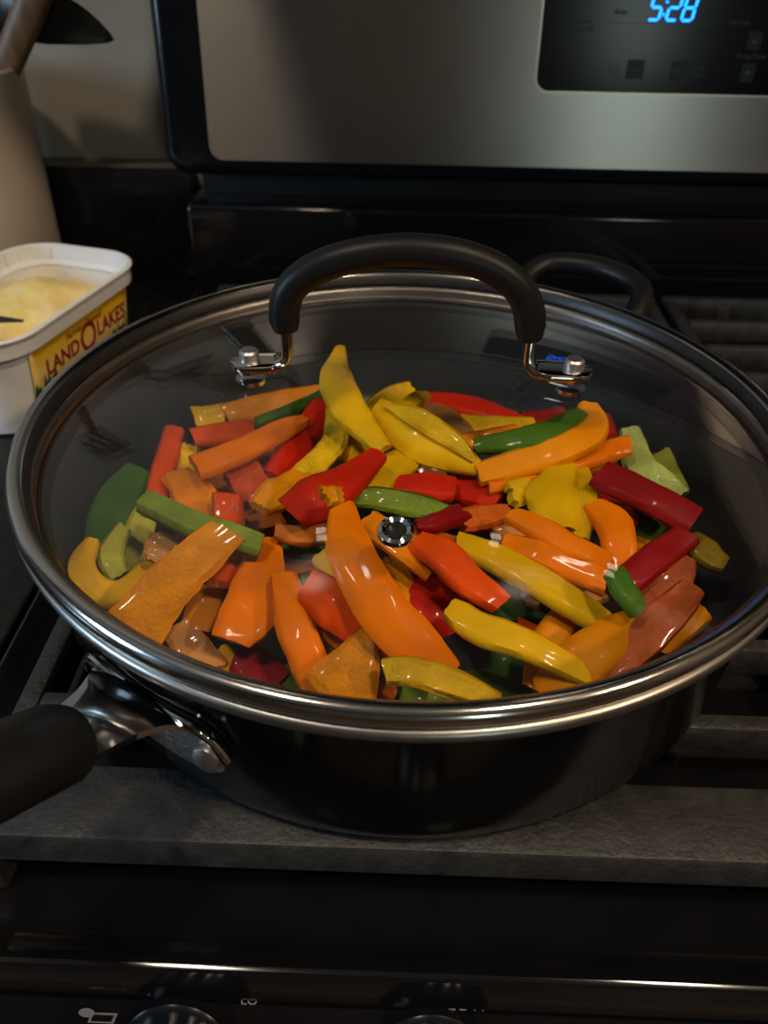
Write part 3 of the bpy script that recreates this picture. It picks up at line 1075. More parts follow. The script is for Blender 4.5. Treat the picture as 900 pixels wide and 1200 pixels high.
# ------------------------------------------------------------------ the lid
lid = tag(empty('pan_lid', (0, 0, 0.0775)), 'clear domed glass lid with steel rim and black arched handle', 'lid')
DH, DR = 0.0268, 0.150


def dome(r):
    return 0.0763 + DH * (1 - (r / DR) ** 1.8)


prof = []
NP = 40
for i in range(NP + 1):
    r = 0.0001 + 0.1512 * i / NP
    prof.append((r, dome(r)))
inner = [(r, z - 0.0038) for r, z in reversed(prof)]
MB().lathe(prof + inner, 160).build('glass_dome', M['glass'], lid, angle=60)
# rolled steel rim around the glass edge
MB().lathe([(0.1505, 0.0828), (0.1516, 0.0842), (0.1535, 0.0848), (0.1553, 0.0843), (0.1566, 0.0828), (0.1570, 0.0808), (0.1564, 0.0788), (0.1545, 0.0776), (0.1522, 0.0774), (0.1516, 0.0784), (0.1516, 0.0826)], 160, closed=True).build('lid_rim', M['rim_steel'], lid, angle=60)
MB().lathe([(0.1486, 0.0785), (0.1492, 0.0812), (0.1506, 0.0830), (0.1515, 0.0830), (0.1515, 0.0790), (0.1506, 0.0788)], 128, closed=True).build('rim_gasket', M['gasket'], lid)
# arched grip
GY = 0.008
gpx = [(335, 386), (333, 362), (341, 338), (366, 317), (410, 301), (470, 293), (530, 298), (578, 314), (608, 338), (620, 365), (621, 396)]
gpts = [tuple(aty(px, py, GY)) for px, py in gpx]
gpath = catmull(gpts, 44)
MB().tube(gpath, [0.0050 + 0.0012 * min(1, min(i, 43 - i) / 2.0) for i in range(44)], 20, up=(0, -1, 0)).build('handle_grip', M['rubber'], lid)
for sx, (ex, ez) in ((-1, (gpts[0][0], gpts[0][2])), (1, (gpts[-1][0], gpts[-1][2]))):
    rv = 0.0660
    zt = dome(rv) + 0.0030
    path = [(ex, GY, ez + 0.010), (ex, GY, ez - 0.001), (ex, GY, zt + 0.0065), (ex + sx * 0.0008, GY, zt + 0.0030), (ex + sx * 0.003, GY, zt + 0.0010), (ex + sx * 0.006, GY, zt), (sx * rv, GY, zt - 0.0006), (sx * (rv + 0.0075), GY, zt - 0.0012)]
    pth = catmull(path, 26)
    ws_ = []
    for i, p in enumerate(pth):
        dd = (rv + 0.0075) - abs(p[0])
        w = 0.0085 + 0.0055 * min(1, max(0, (abs(p[0]) - abs(ex)) / 0.006))
        if dd < 0.007:
            w *= math.sqrt(max(0.03, 1 - ((0.007 - dd) / 0.0072) ** 2))
        ws_.append(w)
    bkt = MB()
    vs, fs = [], []
    for i, p in enumerate(pth):
        tg = (Vector(pth[min(i + 1, 25)]) - Vector(pth[max(i - 1, 0)])).normalized()
        nn = tg.cross(Vector((0, 1, 0))).normalized()
        for k in range(16):
            a = 2 * math.pi * k / 16
            ca, sa = math.cos(a), math.sin(a)
            vs.append(Vector(p) + Vector((0, 1, 0)) * (math.copysign(abs(ca) ** 0.5, ca) * ws_[i] / 2) + nn * (math.copysign(abs(sa) ** 0.5, sa) * 0.0021))
    for i in range(25):
        for k in range(16):
            l = (k + 1) % 16
            fs.append((i * 16 + k, i * 16 + l, (i + 1) * 16 + l, (i + 1) * 16 + k))
    fs += [tuple(range(15, -1, -1)), tuple(25 * 16 + k for k in range(16))]
    bkt.add(vs, fs)
    bo_ = bkt.build('handle_bracket', M['chrome'], lid, angle=30)
    MB().lathe([(0.0001, zt + 0.0058), (0.0032, zt + 0.0056), (0.0040, zt + 0.0048), (0.0042, zt), (0.0042, zt - 0.001)], 28, (sx * rv, GY)).build('rivet', M['rivet'], bo_)
    MB().lathe([(0.0001, zt - 0.0012), (0.0062, zt - 0.0012), (0.0062, zt - 0.0030), (0.0001, zt - 0.0030)], 28, (sx * rv, GY)).build('washer', M['chrome'], bo_)
    MB().lathe([(0.0001, zt - 0.0069), (0.0062, zt - 0.0069), (0.0062, zt - 0.0086), (0.0001, zt - 0.0086)], 28, (sx * rv, GY)).build('washer', M['chrome'], bo_)
# steam vent grommet
vz = dome(0.0905)
sl = 1.8 * DH * (0.0905 / DR) ** 0.8 / DR
gn = Vector((0, -sl, 1)).normalized()
Mg = frame((-0.0040, -0.0905, vz), (1, 0, 0), gn.cross(Vector((1, 0, 0))))
q = MB().lathe([(0.0032, -0.0040), (0.0030, 0.0002), (0.0034, 0.0014), (0.0046, 0.0020), (0.0058, 0.0014), (0.0062, 0.0002), (0.0062, -0.0002), (0.0036, -0.0004)], 32, closed=True)
MB().add([Mg @ Vector(p) for p in q.v], q.f).build('steam_vent', M['chrome'], lid)
q = MB().lathe([(0.0001, -0.0015), (0.0031, -0.0015), (0.0031, -0.0030), (0.0001, -0.0030)], 20)
MB().add([Mg @ Vector(p) for p in q.v], q.f).build('vent_hole', M['gasket'], lid)


# condensation beads on the inside of the glass
dr = MB()
rd = random.Random(3)
for i in range(170):
    a_ = rd.uniform(0.15, 3.3)
    r_ = rd.uniform(0.045, 0.135)
    x_, y_ = r_ * math.cos(a_), r_ * math.sin(a_)
    q_ = rd.choice((0.00025, 0.0003, 0.0004, 0.0006))
    z_ = dome(r_) - 0.0039
    vs = [(x_, y_, z_ - q_)]
    for lv_, (rr_, hh_) in enumerate(((0.75, 0.66), (1.0, 0.0))):
        for k in range(7):
            b_ = 2 * math.pi * k / 7
            vs.append((x_ + q_ * rr_ * math.cos(b_), y_ + q_ * rr_ * math.sin(b_), z_ - q_ * hh_))
    fs = [(0, 1 + k, 1 + (k + 1) % 7) for k in range(7)] + [(1 + k, 8 + k, 8 + (k + 1) % 7, 1 + (k + 1) % 7) for k in range(7)]
    dr.add(vs, fs)
dro = dr.build('condensation_beads', M['droplet'], lid)
dro['kind'] = 'stuff'


# ------------------------------------------------------------------ pepper strips
def pepper_mat(name, col, rough, flesh):
    m = bpy.data.materials.new(name)
    m.use_nodes = True
    nt = m.node_tree
    b = nt.nodes['Principled BSDF']
    tc = nt.nodes.new('ShaderNodeTexCoord')
    oi = nt.nodes.new('ShaderNodeObjectInfo')
    nz = nt.nodes.new('ShaderNodeTexNoise')
    nz.inputs['Scale'].default_value = 90 if flesh else 45
    nz.inputs['Detail'].default_value = 5
    nt.links.new(tc.outputs['Object'], nz.inputs['Vector'])
    rp = nt.nodes.new('ShaderNodeValToRGB')
    rp.color_ramp.elements[0].position = 0.32
    rp.color_ramp.elements[1].position = 0.72
    d = tuple(v * (0.74 if flesh else 0.85) for v in col)
    l = tuple(min(1, v * 1.15) for v in col)
    rp.color_ramp.elements[0].color = d + (1,)
    rp.color_ramp.elements[1].color = l + (1,)
    nt.links.new(nz.outputs['Fac'], rp.inputs['Fac'])
    hs = nt.nodes.new('ShaderNodeHueSaturation')
    mr = nt.nodes.new('ShaderNodeMapRange')
    mr.inputs['To Min'].default_value = 0.86
    mr.inputs['To Max'].default_value = 1.12
    nt.links.new(oi.outputs['Random'], mr.inputs['Value'])
    nt.links.new(mr.outputs['Result'], hs.inputs['Value'])
    nt.links.new(rp.outputs['Color'], hs.inputs['Color'])
    nt.links.new(hs.outputs['Color'], b.inputs['Base Color'])
    b.inputs['Roughness'].default_value = rough
    b.inputs['Specular IOR Level'].default_value = 0.10 if flesh else 0.08
    b.inputs['Subsurface Weight'].default_value = 0.0
    b.inputs['Subsurface Radius'].default_value = (0.004, 0.0022, 0.0008)
    b.inputs['Subsurface Scale'].default_value = 0.6
    b.inputs['Coat Weight'].default_value = 0.35 if flesh else 0.14
    b.inputs['Coat Roughness'].default_value = 0.08 if flesh else 0.06
    n3 = nt.nodes.new('ShaderNodeTexNoise')
    n3.inputs['Scale'].default_value = 520 if flesh else 95
    n3.inputs['Detail'].default_value = 3
    nt.links.new(tc.outputs['Object'], n3.inputs['Vector'])
    bp = nt.nodes.new('ShaderNodeBump')
    bp.inputs['Strength'].default_value = 0.85 if flesh else 0.28
    bp.inputs['Distance'].default_value = 0.0008
    nt.links.new(n3.outputs['Fac'], bp.inputs['Height'])
    nt.links.new(bp.outputs['Normal'], b.inputs['Normal'])
    return m


PC = {  # colour: (skin, flesh)
    'orange': ((0.80, 0.190, 0.002), (0.82, 0.25, 0.003)),
    'amber': ((0.78, 0.27, 0.002), (0.80, 0.30, 0.003)),
    'yellow': ((0.72, 0.42, 0.004), (0.76, 0.48, 0.010)),
    'red': ((0.55, 0.020, 0.006), (0.58, 0.085, 0.022)),
    'crimson': ((0.27, 0.008, 0.010), (0.40, 0.05, 0.03)),
    'scarlet': ((0.70, 0.075, 0.004), (0.74, 0.16, 0.016)),
    'green': ((0.060, 0.150, 0.010), (0.19, 0.28, 0.030)),
    'bottle': ((0.036, 0.098, 0.014), (0.12, 0.19, 0.02)),
    'pale_green': ((0.16, 0.28, 0.025), (0.40, 0.48, 0.13)),
    'lime': ((0.30, 0.31, 0.012), (0.40, 0.40, 0.05)),
    'olive': ((0.30, 0.21, 0.012), (0.38, 0.27, 0.03)),
    'salmon': ((0.46, 0.045, 0.015), (0.48, 0.105, 0.03)),
    'peach': ((0.70, 0.22, 0.03), (0.64, 0.30, 0.09)),
    'rust': ((0.50, 0.09, 0.012), (0.52, 0.14, 0.03)),
}
PM = {k: (pepper_mat(k + '_pepper_skin', s, 0.42, False), pepper_mat(k + '_pepper_flesh', f, 0.42, True)) for k, (s, f) in PC.items()}


def in_wall(z):
    for (r0, z0), (r1, z1) in zip(reversed(INN), list(reversed(INN))[1:]):
        if z0 <= z <= z1 and z1 > z0:
            return r0 + (r1 - r0) * (z - z0) / (z1 - z0)
    return 0.1475 if z > 0.05 else 0.12


def fit_z(px, py, z, half):
    """keep the point inside the pan wall by sliding it along its sight line"""
    best = None
    for k in range(-60, 61):
        zz = z + k * 0.001
        if zz < 0.0105 or zz > 0.079:
            continue
        p = at(px, py, zz)
        if math.hypot(p.x, p.y) <= in_wall(zz) - half:
            if best is None or abs(zz - z) < abs(best - z):
                best = zz
    return best if best is not None else z


def strip(colour, face, spine, widths, label, curl=0.13, thick=0.0044, rag=0.05, twist=0.0, lean=0.45, thick_=None):
    curl *= 0.45
    rnd = random.Random(hash(label) % 1000 if False else sum(ord(c) * (i + 3) for i, c in enumerate(label)))
    pts = []
    for px, py, z in spine:
        z = fit_z(px, py, z, 0.006)
        pts.append(at(px, py, z))
    if not twist:
        twist = rnd.uniform(-0.28, 0.28)
    if isinstance(widths, (int, float)):
        widths = [widths] * len(spine)
    dep = [(p - CAM_POS).dot(CF) for p in pts]
    wm = [(1.20 if w < 36 else 1.10) * w * d / FPX for w, d in zip(widths, dep)]
    length = sum((a - b).length for a, b in zip(pts, pts[1:]))
    n = max(12, min(34, int(length / 0.0026)))
    rows = catmull([tuple(p) + (w,) for p, w in zip(pts, wm)], n)
    seed = Vector((rnd.random() * 50, rnd.random() * 50, rnd.random() * 50))
    NA = 9
    F1, F2 = length * 75, length * 230
    flesh_v, skin_v = [], []
    slant0, slant1 = rnd.uniform(-0.35, 0.35), rnd.uniform(-0.35, 0.35)
    for i, (x, y, z, w) in enumerate(rows):
        p = Vector((x, y, z))
        a = Vector(rows[max(0, i - 1)][:3])
        b = Vector(rows[min(n - 1, i + 1)][:3])
        T = (b - a).normalized()
        tocam = (CAM_POS - p).normalized()
        N0 = (tocam * (1 - lean) + Vector((0, 0, 1)) * lean).normalized()
        N = (N0 - T * N0.dot(T)).normalized()
        if twist:
            N = Matrix.Rotation(twist, 3, T) @ N
        B = T.cross(N).normalized()
        O = N if face == 's' else -N
        u = i / (n - 1)
        wl = max(0.002, w) / 2 * (1 + rag * 1.6 * noise.noise(seed + Vector((u * F1, 0, 0))) + rag * 0.9 * noise.noise(seed + Vector((u * F2, 0, 7))))
        wr = max(0.002, w) / 2 * (1 + rag * 1.6 * noise.noise(seed + Vector((u * F1, 9, 0))) + rag * 0.9 * noise.noise(seed + Vector((u * F2, 9, 7))))
        wob = 0.0014 * noise.noise(seed + Vector((u * 3, 3, 3)))
        th = min(thick, max(w, 0.004) * 0.55)
        e = 1.0
        if i == 0 or i == n - 1:
            e = 0.93
        outer, inner_, so, si = [], [], [], []
        for k in range(NA):
            s = -1 + 2 * k / (NA - 1)
            lat = s * (wl if s < 0 else wr) * (0.97 if e < 1 else 1)
            arch = -curl * w * s * s
            edge = math.sqrt(max(0.0, 1 - abs(s) ** 12)) * e
            sl = (slant0 * (1 - u) ** 3 + slant1 * u ** 3) * lat
            jag = rag * 0.012 * noise.noise(seed + Vector((s * 4, u * 9, 5))) if (i == 0 or i == n - 1) else 0
            base = p + B * lat + T * (sl + jag) + O * (arch + wob)
            od = 0.0006 * noise.noise(seed + Vector((s * 2.2, u * length * 110, 15)))
            outer.append(base + O * od + O * (th / 2 * (0.35 + 0.65 * edge)))
            dent = 0.0007 * noise.noise(seed + Vector((s * 3, u * 7, 8)))
            inner_.append(base - O * (th / 2 * (0.25 + 0.75 * edge) + dent))
            so.append(outer[-1] + O * 0.00025 + B * (0.0002 * s))
            si.append(outer[-1] - O * (0.0005 + 0.001 * abs(s) ** 4) + B * (0.0003 * s))
        flesh_v += outer + inner_[::-1]
        skin_v += so + si[::-1]
    m = 2 * NA
    fs = []
    for i in range(n - 1):
        for k in range(m):
            l = (k + 1) % m
            fs.append((i * m + k, i * m + l, (i + 1) * m + l, (i + 1) * m + k))
    for base in (0, (n - 1) * m):
        for k in range(NA - 1):
            fs.append((base + k, base + k + 1, base + m - 2 - k, base + m - 1 - k))
    c = sum((Vector(r_[:3]) for r_ in rows), Vector()) / n
    root = MB().add([v - c for v in flesh_v], fs).build('pepper_strip', PM[colour][1], angle=42)
    root.location = c
    tag(root, label, 'pepper strip', 'bell pepper strips in the pan')
    sk = MB().add([v - c for v in skin_v], fs).build('skin', PM[colour][0], angle=42)
    sk.parent = root
    return root


# every strip: colour, side facing up (s skin, f flesh), spine, widths, label
STRIPS = [
    # ---- left side
    ('scarlet', 's', [(204, 502, .046), (192, 548, .042), (178, 606, .036)], [19, 23, 22], 'narrow red-orange strip standing on end at the far left of the heap', dict(curl=.2)),
    ('bottle', 's', [(163, 552, .040), (140, 592, .036), (118, 646, .030)], [28, 50, 40], 'broad dark green piece against the left pan wall', dict(curl=.08)),
    ('yellow', 's', [(108, 634, .040), (95, 664, .038), (112, 692, .034), (146, 692, .030), (178, 664, .026)], [14, 27, 30, 26, 20], 'curled yellow strip at the far left beside the dark green piece', dict(curl=.16)),
    ('lime', 'f', [(146, 618, .040), (130, 650, .036), (140, 676, .030)], [14, 24, 22], 'small yellow-green curl inside the curled yellow strip', dict(curl=.14)),
    ('lime', 'f', [(172, 600, .034), (158, 640, .028), (150, 672, .022)], [22, 30, 26], 'yellow-green flap between the small curl and the big left orange slab', {}),
    ('green', 'f', [(168, 588, .058), (215, 610, .058), (260, 626, .056), (306, 640, .052)], [26, 29, 29, 26], 'wet green strip crossing over the top of the left orange slab', dict(curl=.12, thick=.007)),
    ('amber', 'f', [(268, 622, .060), (225, 660, .054), (188, 698, .046), (152, 742, .038)], [32, 48, 56, 66], 'large amber slab with wet flesh side up at the front left', dict(curl=.05, rag=.09)),
    ('orange', 's', [(309, 636, .044), (305, 672, .044), (294, 715, .040), (270, 752, .034)], [36, 52, 62, 44], 'broad smooth orange piece right of the large amber slab', dict(curl=.10)),
    ('yellow', 'f', [(222, 525, .040), (212, 552, .036), (206, 580, .034)], [20, 28, 24], 'ragged yellow flake right of the standing red-orange strip', dict(rag=.14)),
    ('orange', 'f', [(206, 556, .046), (226, 580, .044), (246, 608, .040)], [26, 42, 40], 'ragged orange flake above the wet green strip', dict(rag=.14)),
    ('scarlet', 's', [(250, 596, .050), (284, 600, .046)], [34, 32], 'small square red-orange piece above the wet green strip', {}),
    ('scarlet', 's', [(226, 512, .050), (262, 508, .050), (296, 504, .046)], [18, 22, 20], 'short red-orange strip lying flat at the back left', {}),
    ('orange', 's', [(228, 546, .058), (275, 530, .058), (325, 506, .056), (358, 492, .054)], [30, 28, 24, 12], 'long tapering orange strip slanting up at the back left', dict(curl=.16)),
    ('red', 'f', [(270, 572, .046), (312, 562, .044)], [40, 44], 'square red piece with dark flesh below the long tapering orange strip', dict(rag=.1)),
    ('yellow', 's', [(228, 491, .034), (264, 488, .034)], [24, 24], 'small yellow square at the back left edge of the heap', {}),
    ('amber', 's', [(264, 486, .036), (318, 474, .036), (374, 462, .036)], [22, 24, 18], 'long amber strip against the far wall below the left bracket', {}),
    ('green', 's', [(300, 494, .052), (345, 479, .052), (384, 458, .052)], [10, 13, 12], 'thin curved green strip below the left handle bracket', dict(curl=.3)),
    ('red', 's', [(382, 474, .052), (352, 516, .048), (324, 560, .044)], [24, 32, 28], 'deep red strip slanting beside the upright yellow strip', {}),
    ('rust', 'f', [(246, 560, .034), (276, 586, .032), (308, 608, .030)], [24, 28, 26], 'rust-coloured strip beneath the square red piece', {}),
    ('rust', 'f', [(300, 585, .034), (318, 622, .030)], [34, 30], 'rust-coloured scrap left of the big glossy red piece', {}),
    ('peach', 'f', [(196, 626, .044), (188, 662, .036)], [36, 34], 'pale peach pith scrap under the wet green strip', dict(rag=.18)),
    ('peach', 'f', [(205, 733, .026), (222, 758, .020), (246, 790, .016)], [30, 42, 34], 'pale peach scrap at the front left rim', dict(rag=.14)),
    ('amber', 's', [(246, 688, .030), (240, 712, .026), (232, 740, .022)], [30, 34, 32], 'amber piece glimpsed between the left slab and smooth orange piece', {}),
    ('yellow', 's', [(254, 768, .014), (280, 800, .012)], [28, 30], 'yellow scrap at the front rim left of the crimson piece', {}),
    ('crimson', 's', [(278, 766, .020), (300, 786, .017), (326, 806, .014)], [38, 46, 40], 'crimson piece lying on the pan floor at the front left', dict(curl=.06)),
    ('scarlet', 's', [(256, 684, .040), (276, 652, .040)], [22, 28], 'small red-orange piece under the wet green strip end', {}),
    # ---- centre back
    ('yellow', 's', [(398, 408, .080), (394, 448, .078), (416, 488, .072), (450, 528, .066)], [10, 33, 30, 16], 'tall upright yellow strip with pointed tip at the top of the heap', dict(curl=.16, lean=.2)),
    ('yellow', 'f', [(391, 476, .058), (393, 516, .056), (366, 548, .052), (334, 572, .048)], [18, 23, 24, 14], 'ragged yellow strip hanging below the upright yellow strip', dict(rag=.16)),
    ('yellow', 'f', [(482, 454, .062), (452, 470, .060), (422, 494, .056)], [14, 22, 20], 'pale yellow strip behind the boat-shaped yellow piece', {}),
    ('yellow', 's', [(442, 478, .070), (476, 502, .070), (520, 526, .066), (562, 550, .060)], [24, 46, 44, 14], 'large boat-shaped yellow piece at the centre back', dict(curl=.22)),
    ('yellow', 'f', [(455, 476, .074), (490, 492, .074), (530, 516, .070), (556, 540, .064)], [8, 20, 18, 6], 'pale inner edge slice lying on the boat-shaped yellow piece', dict(thick=.003)),
    ('yellow', 's', [(462, 482, .070), (482, 472, .068), (500, 463, .066)], [18, 18, 12], 'yellow nub at the top of the boat-shaped yellow piece', dict(rag=.14)),
    ('peach', 'f', [(498, 482, .056), (522, 494, .054), (546, 512, .050)], [18, 26, 18], 'pale peach membrane behind the boat-shaped yellow piece', dict(rag=.18)),
    ('red', 's', [(492, 470, .044), (548, 476, .042), (618, 498, .040)], [22, 26, 16], 'long red strip along the far edge of the heap', {}),
    ('crimson', 's', [(610, 492, .036), (662, 486, .036)], [16, 16], 'crimson strip behind the dark green strip at the far edge', {}),
    ('red', 's', [(706, 488, .036), (712, 514, .034)], [16, 20], 'small red square behind the hooked orange strip', {}),
    ('yellow', 's', [(366, 600, .040), (348, 566, .046)], [18, 22], 'yellow scrap behind the big glossy red piece', {}),
    ('red', 's', [(442, 534, .070), (410, 558, .070), (374, 580, .068), (340, 600, .062)], [20, 38, 54, 46], 'big glossy red piece with bright highlight left of the vent', dict(curl=.2)),
    ('yellow', 's', [(484, 532, .060), (440, 560, .058), (394, 592, .054)], [30, 42, 34], 'broad yellow strip behind the big glossy red piece', {}),
    ('amber', 'f', [(306, 596, .056), (330, 578, .056), (356, 558, .054)], [24, 40, 24], 'amber piece left of the big glossy red piece', dict(rag=.12)),
    ('peach', 's', [(322, 622, .052), (356, 628, .050), (396, 622, .048)], [14, 20, 18], 'pale orange strip tucked under the big glossy red piece', {}),
    ('green', 's', [(326, 638, .038), (358, 642, .036), (392, 638, .034)], [16, 24, 20], 'green curved strip under the big glossy red piece', {}),
    ('green', 'f', [(414, 586, .062), (446, 586, .062), (490, 594, .058), (532, 604, .054)], [16, 24, 24, 14], 'green strip with pale flesh beside the steam vent', {}),
    ('red', 's', [(464, 568, .058), (500, 570, .058), (532, 572, .056)], [24, 32, 28], 'red block behind the steam vent', {}),
    ('red', 's', [(532, 568, .052), (582, 590, .050)], [30, 26], 'red block right of the steam vent', {}),
    ('crimson', 's', [(488, 616, .062), (512, 612, .062), (542, 600, .060)], [12, 20, 24], 'ragged crimson tip just right of the steam vent', dict(rag=.12)),
    ('scarlet', 'f', [(538, 612, .058), (568, 606, .056), (596, 600, .054)], [24, 24, 16], 'orange strip with dark purple edge right of the ragged crimson tip', dict(rag=.1)),
    ('rust', 'f', [(548, 620, .050), (592, 614, .050)], [14, 14], 'dark rust scrap beneath the purple edged orange strip', {}),
    ('amber', 'f', [(380, 584, .080), (402, 582, .078)], [22, 20], 'little amber scrap lying on the big glossy red piece', dict(rag=.12)),
    ('yellow', 's', [(410, 512, .052), (428, 540, .050)], [40, 40], 'yellow piece half hidden below the upright yellow strip', {}),
    # ---- centre
    ('orange', 's', [(400, 596, .078), (410, 646, .074), (446, 712, .064), (490, 758, .054), (528, 788, .044)], [26, 48, 56, 52, 26], 'long broad orange strip running down the centre of the heap', dict(curl=.12)),
    ('orange', 'f', [(428, 612, .064), (466, 636, .062), (508, 668, .056)], [30, 32, 32], 'orange strip flesh side up beneath the steam vent', dict(rag=.08)),
    ('scarlet', 's', [(488, 632, .064), (520, 650, .064), (552, 682, .060), (588, 708, .054)], [26, 38, 38, 26], 'red-orange bent strip right of the steam vent', dict(curl=.16)),
    ('rust', 's', [(480, 626, .056), (540, 640, .056)], [20, 20], 'rust strip under the red-orange bent strip', {}),
    ('yellow', 's', [(380, 646, .050), (402, 682, .046)], [28, 28], 'small yellow piece left of the long central orange strip', {}),
    ('scarlet', 's', [(360, 684, .056), (392, 708, .056), (436, 738, .050)], [40, 54, 48], 'glossy red-orange block left of the long central orange strip', dict(curl=.18)),
    ('orange', 's', [(332, 676, .050), (342, 722, .048), (358, 768, .042), (374, 812, .034)], [26, 38, 40, 36], 'straight orange strip right of the smooth orange piece', dict(curl=.1)),
    ('amber', 'f', [(432, 736, .052), (420, 768, .048), (405, 800, .042), (392, 826, .036)], [10, 50, 74, 84], 'triangular amber piece with pebbly flesh at the front rim', dict(curl=.04, rag=.1)),
    ('yellow', 'f', [(366, 728, .034), (384, 760, .032), (396, 792, .028)], [18, 30, 26], 'yellow piece between the straight orange strip and triangular amber piece', {}),
    ('amber', 'f', [(365, 722, .040), (402, 752, .038), (440, 770, .034)], [16, 20, 20], 'amber strip under the glossy red-orange block', {}),
    ('green', 's', [(354, 674, .034), (360, 696, .034)], [12, 16], 'little green tip left of the glossy red-orange block', {}),
    ('green', 's', [(324, 818, .012), (352, 786, .014)], [34, 30], 'green scrap at the front rim beside the crimson floor piece', {}),
    ('red', 's', [(496, 682, .046), (510, 712, .044), (520, 746, .036)], [44, 64, 56], 'big red piece right of the long central orange strip', dict(curl=.14)),
    ('amber', 'f', [(452, 656, .048), (472, 690, .046), (494, 728, .040)], [20, 32, 26], 'amber strip peeking out beside the long central orange strip', dict(rag=.1)),
    ('yellow', 'f', [(450, 788, .054), (486, 788, .054), (532, 802, .050), (584, 824, .044)], [24, 28, 28, 18], 'wet glittering yellow strip at the front rim', dict(curl=.14, rag=.07)),
    ('pale_green', 's', [(468, 816, .020), (530, 826, .018)], [28, 28], 'green piece beneath the glittering yellow strip', {}),
    ('green', 's', [(544, 800, .018), (610, 806, .016)], [30, 40], 'green slab on the pan floor at the front centre', dict(curl=.04)),
    ('bottle', 's', [(556, 652, .046), (584, 684, .042), (600, 728, .034)], [18, 40, 36], 'dark green piece behind the red-orange bent strip', dict(curl=.1)),
    ('bottle', 's', [(592, 742, .026), (600, 782, .020), (612, 816, .016)], [30, 40, 34], 'dark green piece on the floor below the long yellow strip', dict(curl=.06)),
    ('orange', 's', [(434, 824, .020), (460, 806, .020)], [24, 22], 'orange scrap right of the triangular amber piece', {}),
    ('rust', 'f', [(326, 672, .030), (376, 660, .030)], [22, 22], 'dark rust strip under the green curved strip', {}),
    ('rust', 's', [(446, 742, .036), (470, 784, .028)], [22, 24], 'rust scrap under the long central orange strip', {}),
    ('orange', 's', [(518, 780, .034), (540, 798, .030)], [16, 14], 'orange scrap at the lower end of the long central strip', {}),
    # ---- right
    ('yellow', 's', [(528, 714, .056), (556, 732, .056), (620, 758, .052), (698, 796, .042)], [24, 32, 30, 20], 'long yellow strip slanting across the front right', dict(curl=.14)),
    ('yellow', 's', [(536, 636, .058), (596, 660, .058), (656, 696, .054), (716, 736, .046)], [24, 32, 32, 24], 'long yellow strip slanting below the steam vent to the right', dict(curl=.12)),
    ('orange', 's', [(598, 602, .066), (638, 622, .066), (676, 644, .062), (712, 660, .056)], [18, 26, 26, 24], 'slim orange strip right of the purple edged orange strip', dict(curl=.18)),
    ('orange', 's', [(590, 634, .060), (640, 652, .060), (708, 682, .054)], [18, 28, 28], 'flat orange strip beneath the slim orange strip', {}),
    ('scarlet', 's', [(638, 676, .042), (674, 686, .040)], [16, 16], 'small red-orange scrap under the flat orange strip', {}),
    ('peach', 'f', [(596, 688, .040), (634, 704, .036)], [22, 24], 'pale peach scrap between the two long yellow strips', dict(rag=.14)),
    ('bottle', 's', [(604, 714, .028), (656, 722, .028)], [24, 28], 'blackish green piece between the two long yellow strips', {}),
    ('scarlet', 's', [(606, 732, .034), (642, 746, .032)], [14, 16], 'small red-orange scrap above the front long yellow strip', {}),
    ('amber', 's', [(676, 708, .044), (644, 752, .038), (630, 812, .028)], [26, 36, 32], 'curved amber strip behind the front long yellow strip', dict(curl=.18)),
    ('amber', 's', [(744, 732, .050), (700, 762, .048), (664, 790, .042), (640, 816, .034)], [38, 52, 52, 40], 'thick amber strip at the front right rim', dict(curl=.18)),
    ('peach', 'f', [(666, 706, .040), (708, 690, .040)], [20, 26], 'pale orange scrap left of the small green block', {}),
    ('green', 's', [(720, 670, .068), (732, 692, .066), (748, 716, .060)], [22, 24, 22], 'small green block lying on top at the right', {}),
    ('crimson', 's', [(804, 628, .058), (770, 652, .056), (732, 684, .050)], [26, 30, 30], 'crimson strip below the long crimson strip at the right', {}),
    ('salmon', 'f', [(804, 654, .052), (784, 684, .048), (752, 708, .042)], [24, 42, 36], 'salmon pink strip below the crimson strips', {}),
    ('salmon', 'f', [(812, 690, .058), (778, 726, .054), (742, 760, .048), (704, 796, .040)], [26, 42, 42, 30], 'long salmon pink strip with pale edge at the right rim', dict(curl=.1)),
    ('amber', 's', [(826, 716, .050), (796, 738, .046), (770, 762, .040)], [22, 30, 26], 'amber strip beside the long salmon strip at the right rim', {}),
    ('crimson', 's', [(702, 554, .068), (756, 580, .066), (814, 610, .060)], [32, 36, 34], 'long wide crimson strip at the right edge of the heap', dict(curl=.08)),
    ('pale_green', 'f', [(738, 506, .054), (752, 548, .052), (796, 584, .046)], [18, 30, 26], 'pale green flesh strip behind the long crimson strip', dict(rag=.08)),
    ('lime', 'f', [(772, 534, .036), (792, 578, .034)], [24, 26], 'yellow-green scrap at the far right edge of the heap', {}),
    ('olive', 's', [(806, 630, .044), (828, 648, .042), (850, 662, .040)], [22, 27, 18], 'olive yellow stub by the right pan wall', dict(curl=.2)),
    ('orange', 's', [(696, 592, .060), (718, 612, .060), (726, 640, .056), (728, 668, .050)], [20, 34, 36, 34], 'bent orange piece left of the long crimson strip', dict(curl=.1)),
    ('green', 's', [(744, 612, .048), (770, 630, .044)], [26, 28], 'round green bulge under the long crimson strip', dict(curl=.25)),
    ('amber', 'f', [(732, 656, .044), (766, 636, .042)], [36, 32], 'flat amber scrap right of the bent orange piece', dict(rag=.1)),
    ('scarlet', 'f', [(724, 586, .052), (738, 616, .050)], [22, 20], 'ragged red-orange scrap behind the bent orange piece', dict(rag=.18)),
    ('yellow', 's', [(682, 552, .058), (688, 590, .058), (680, 632, .052)], [16, 22, 16], 'narrow curved yellow strip left of the bent orange piece', dict(curl=.2)),
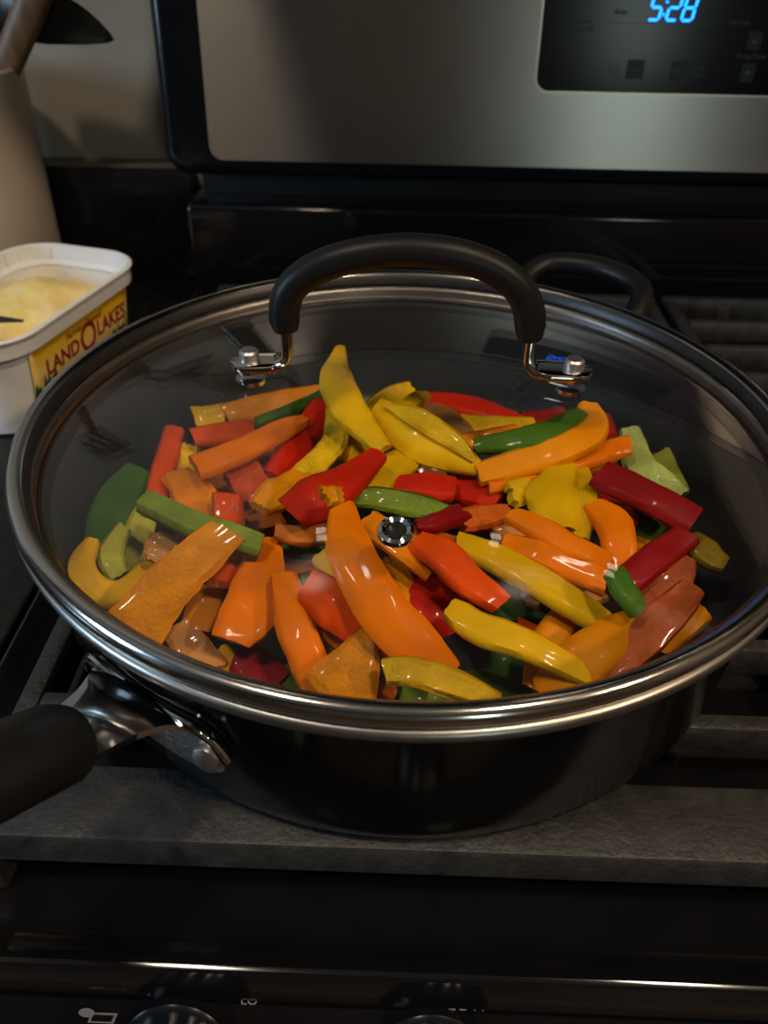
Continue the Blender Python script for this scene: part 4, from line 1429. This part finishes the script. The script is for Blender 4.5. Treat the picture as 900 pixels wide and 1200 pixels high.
    ('yellow', 's', [(660, 542, .060), (652, 580, .060), (654, 620, .054)], [26, 58, 44], 'crumpled bright yellow piece right of centre', dict(rag=.16, curl=.24)),
    ('yellow', 'f', [(598, 580, .056), (636, 566, .054)], [26, 36], 'ragged yellow flake left of the crumpled bright yellow piece', dict(rag=.18)),
    ('orange', 's', [(738, 520, .062), (672, 538, .060), (572, 566, .056)], [22, 28, 28], 'long straight orange strip at the back right', dict(curl=.1)),
    ('amber', 's', [(690, 476, .070), (695, 506, .068), (648, 530, .066), (560, 556, .060)], [20, 28, 30, 24], 'hooked amber strip at the back right', dict(curl=.12)),
    ('green', 's', [(682, 484, .072), (630, 511, .070), (556, 523, .064)], [16, 26, 16], 'dark glossy green strip lying on the hooked amber strip', dict(curl=.12)),
    ('amber', 's', [(676, 550, .050), (734, 538, .048)], [16, 14], 'thin amber strip below the long straight orange strip', {}),
    ('yellow', 'f', [(536, 496, .050), (584, 502, .050), (626, 498, .048)], [20, 22, 14], 'yellow strip in front of the long red strip', {}),
    ('orange', 'f', [(534, 520, .054), (604, 508, .052)], [16, 16], 'orange sliver above the dark glossy green strip', {}),
    ('crimson', 's', [(692, 560, .044), (706, 596, .040)], [26, 26], 'dark crimson scrap left of the long wide crimson strip', {}),
    ('green', 's', [(682, 630, .048), (692, 644, .044)], [14, 14], 'tiny green bud below the narrow curved yellow strip', {}),
    ('peach', 'f', [(580, 632, .050), (624, 624, .048)], [22, 24], 'pale orange scrap under the slim orange strip', {}),
    ('green', 's', [(572, 584, .046), (592, 580, .044)], [18, 16], 'small green scrap right of the red block', {}),
    ('green', 's', [(658, 694, .046), (694, 682, .044)], [10, 10], 'thin green sliver under the flat orange strip', {}),
    ('rust', 'f', [(420, 560, .036), (520, 552, .036)], [40, 40], 'rust piece buried behind the red block', {}),
    ('rust', 'f', [(280, 540, .026), (340, 536, .026)], [40, 40], 'rust piece buried below the back left strips', {}),
    ('rust', 'f', [(560, 690, .020), (520, 670, .020)], [50, 50], 'rust piece buried below the red-orange bent strip', {}),
    ('orange', 's', [(620, 540, .036), (700, 548, .036)], [40, 40], 'orange piece buried under the hooked amber strip', {}),
    ('crimson', 's', [(672, 600, .030), (640, 620, .030)], [40, 40], 'crimson piece buried under the crumpled yellow piece', {}),
]
for c_, f_, sp_, w_, lab_, kw_ in STRIPS:
    strip(c_, f_, sp_, w_, lab_, **kw_)
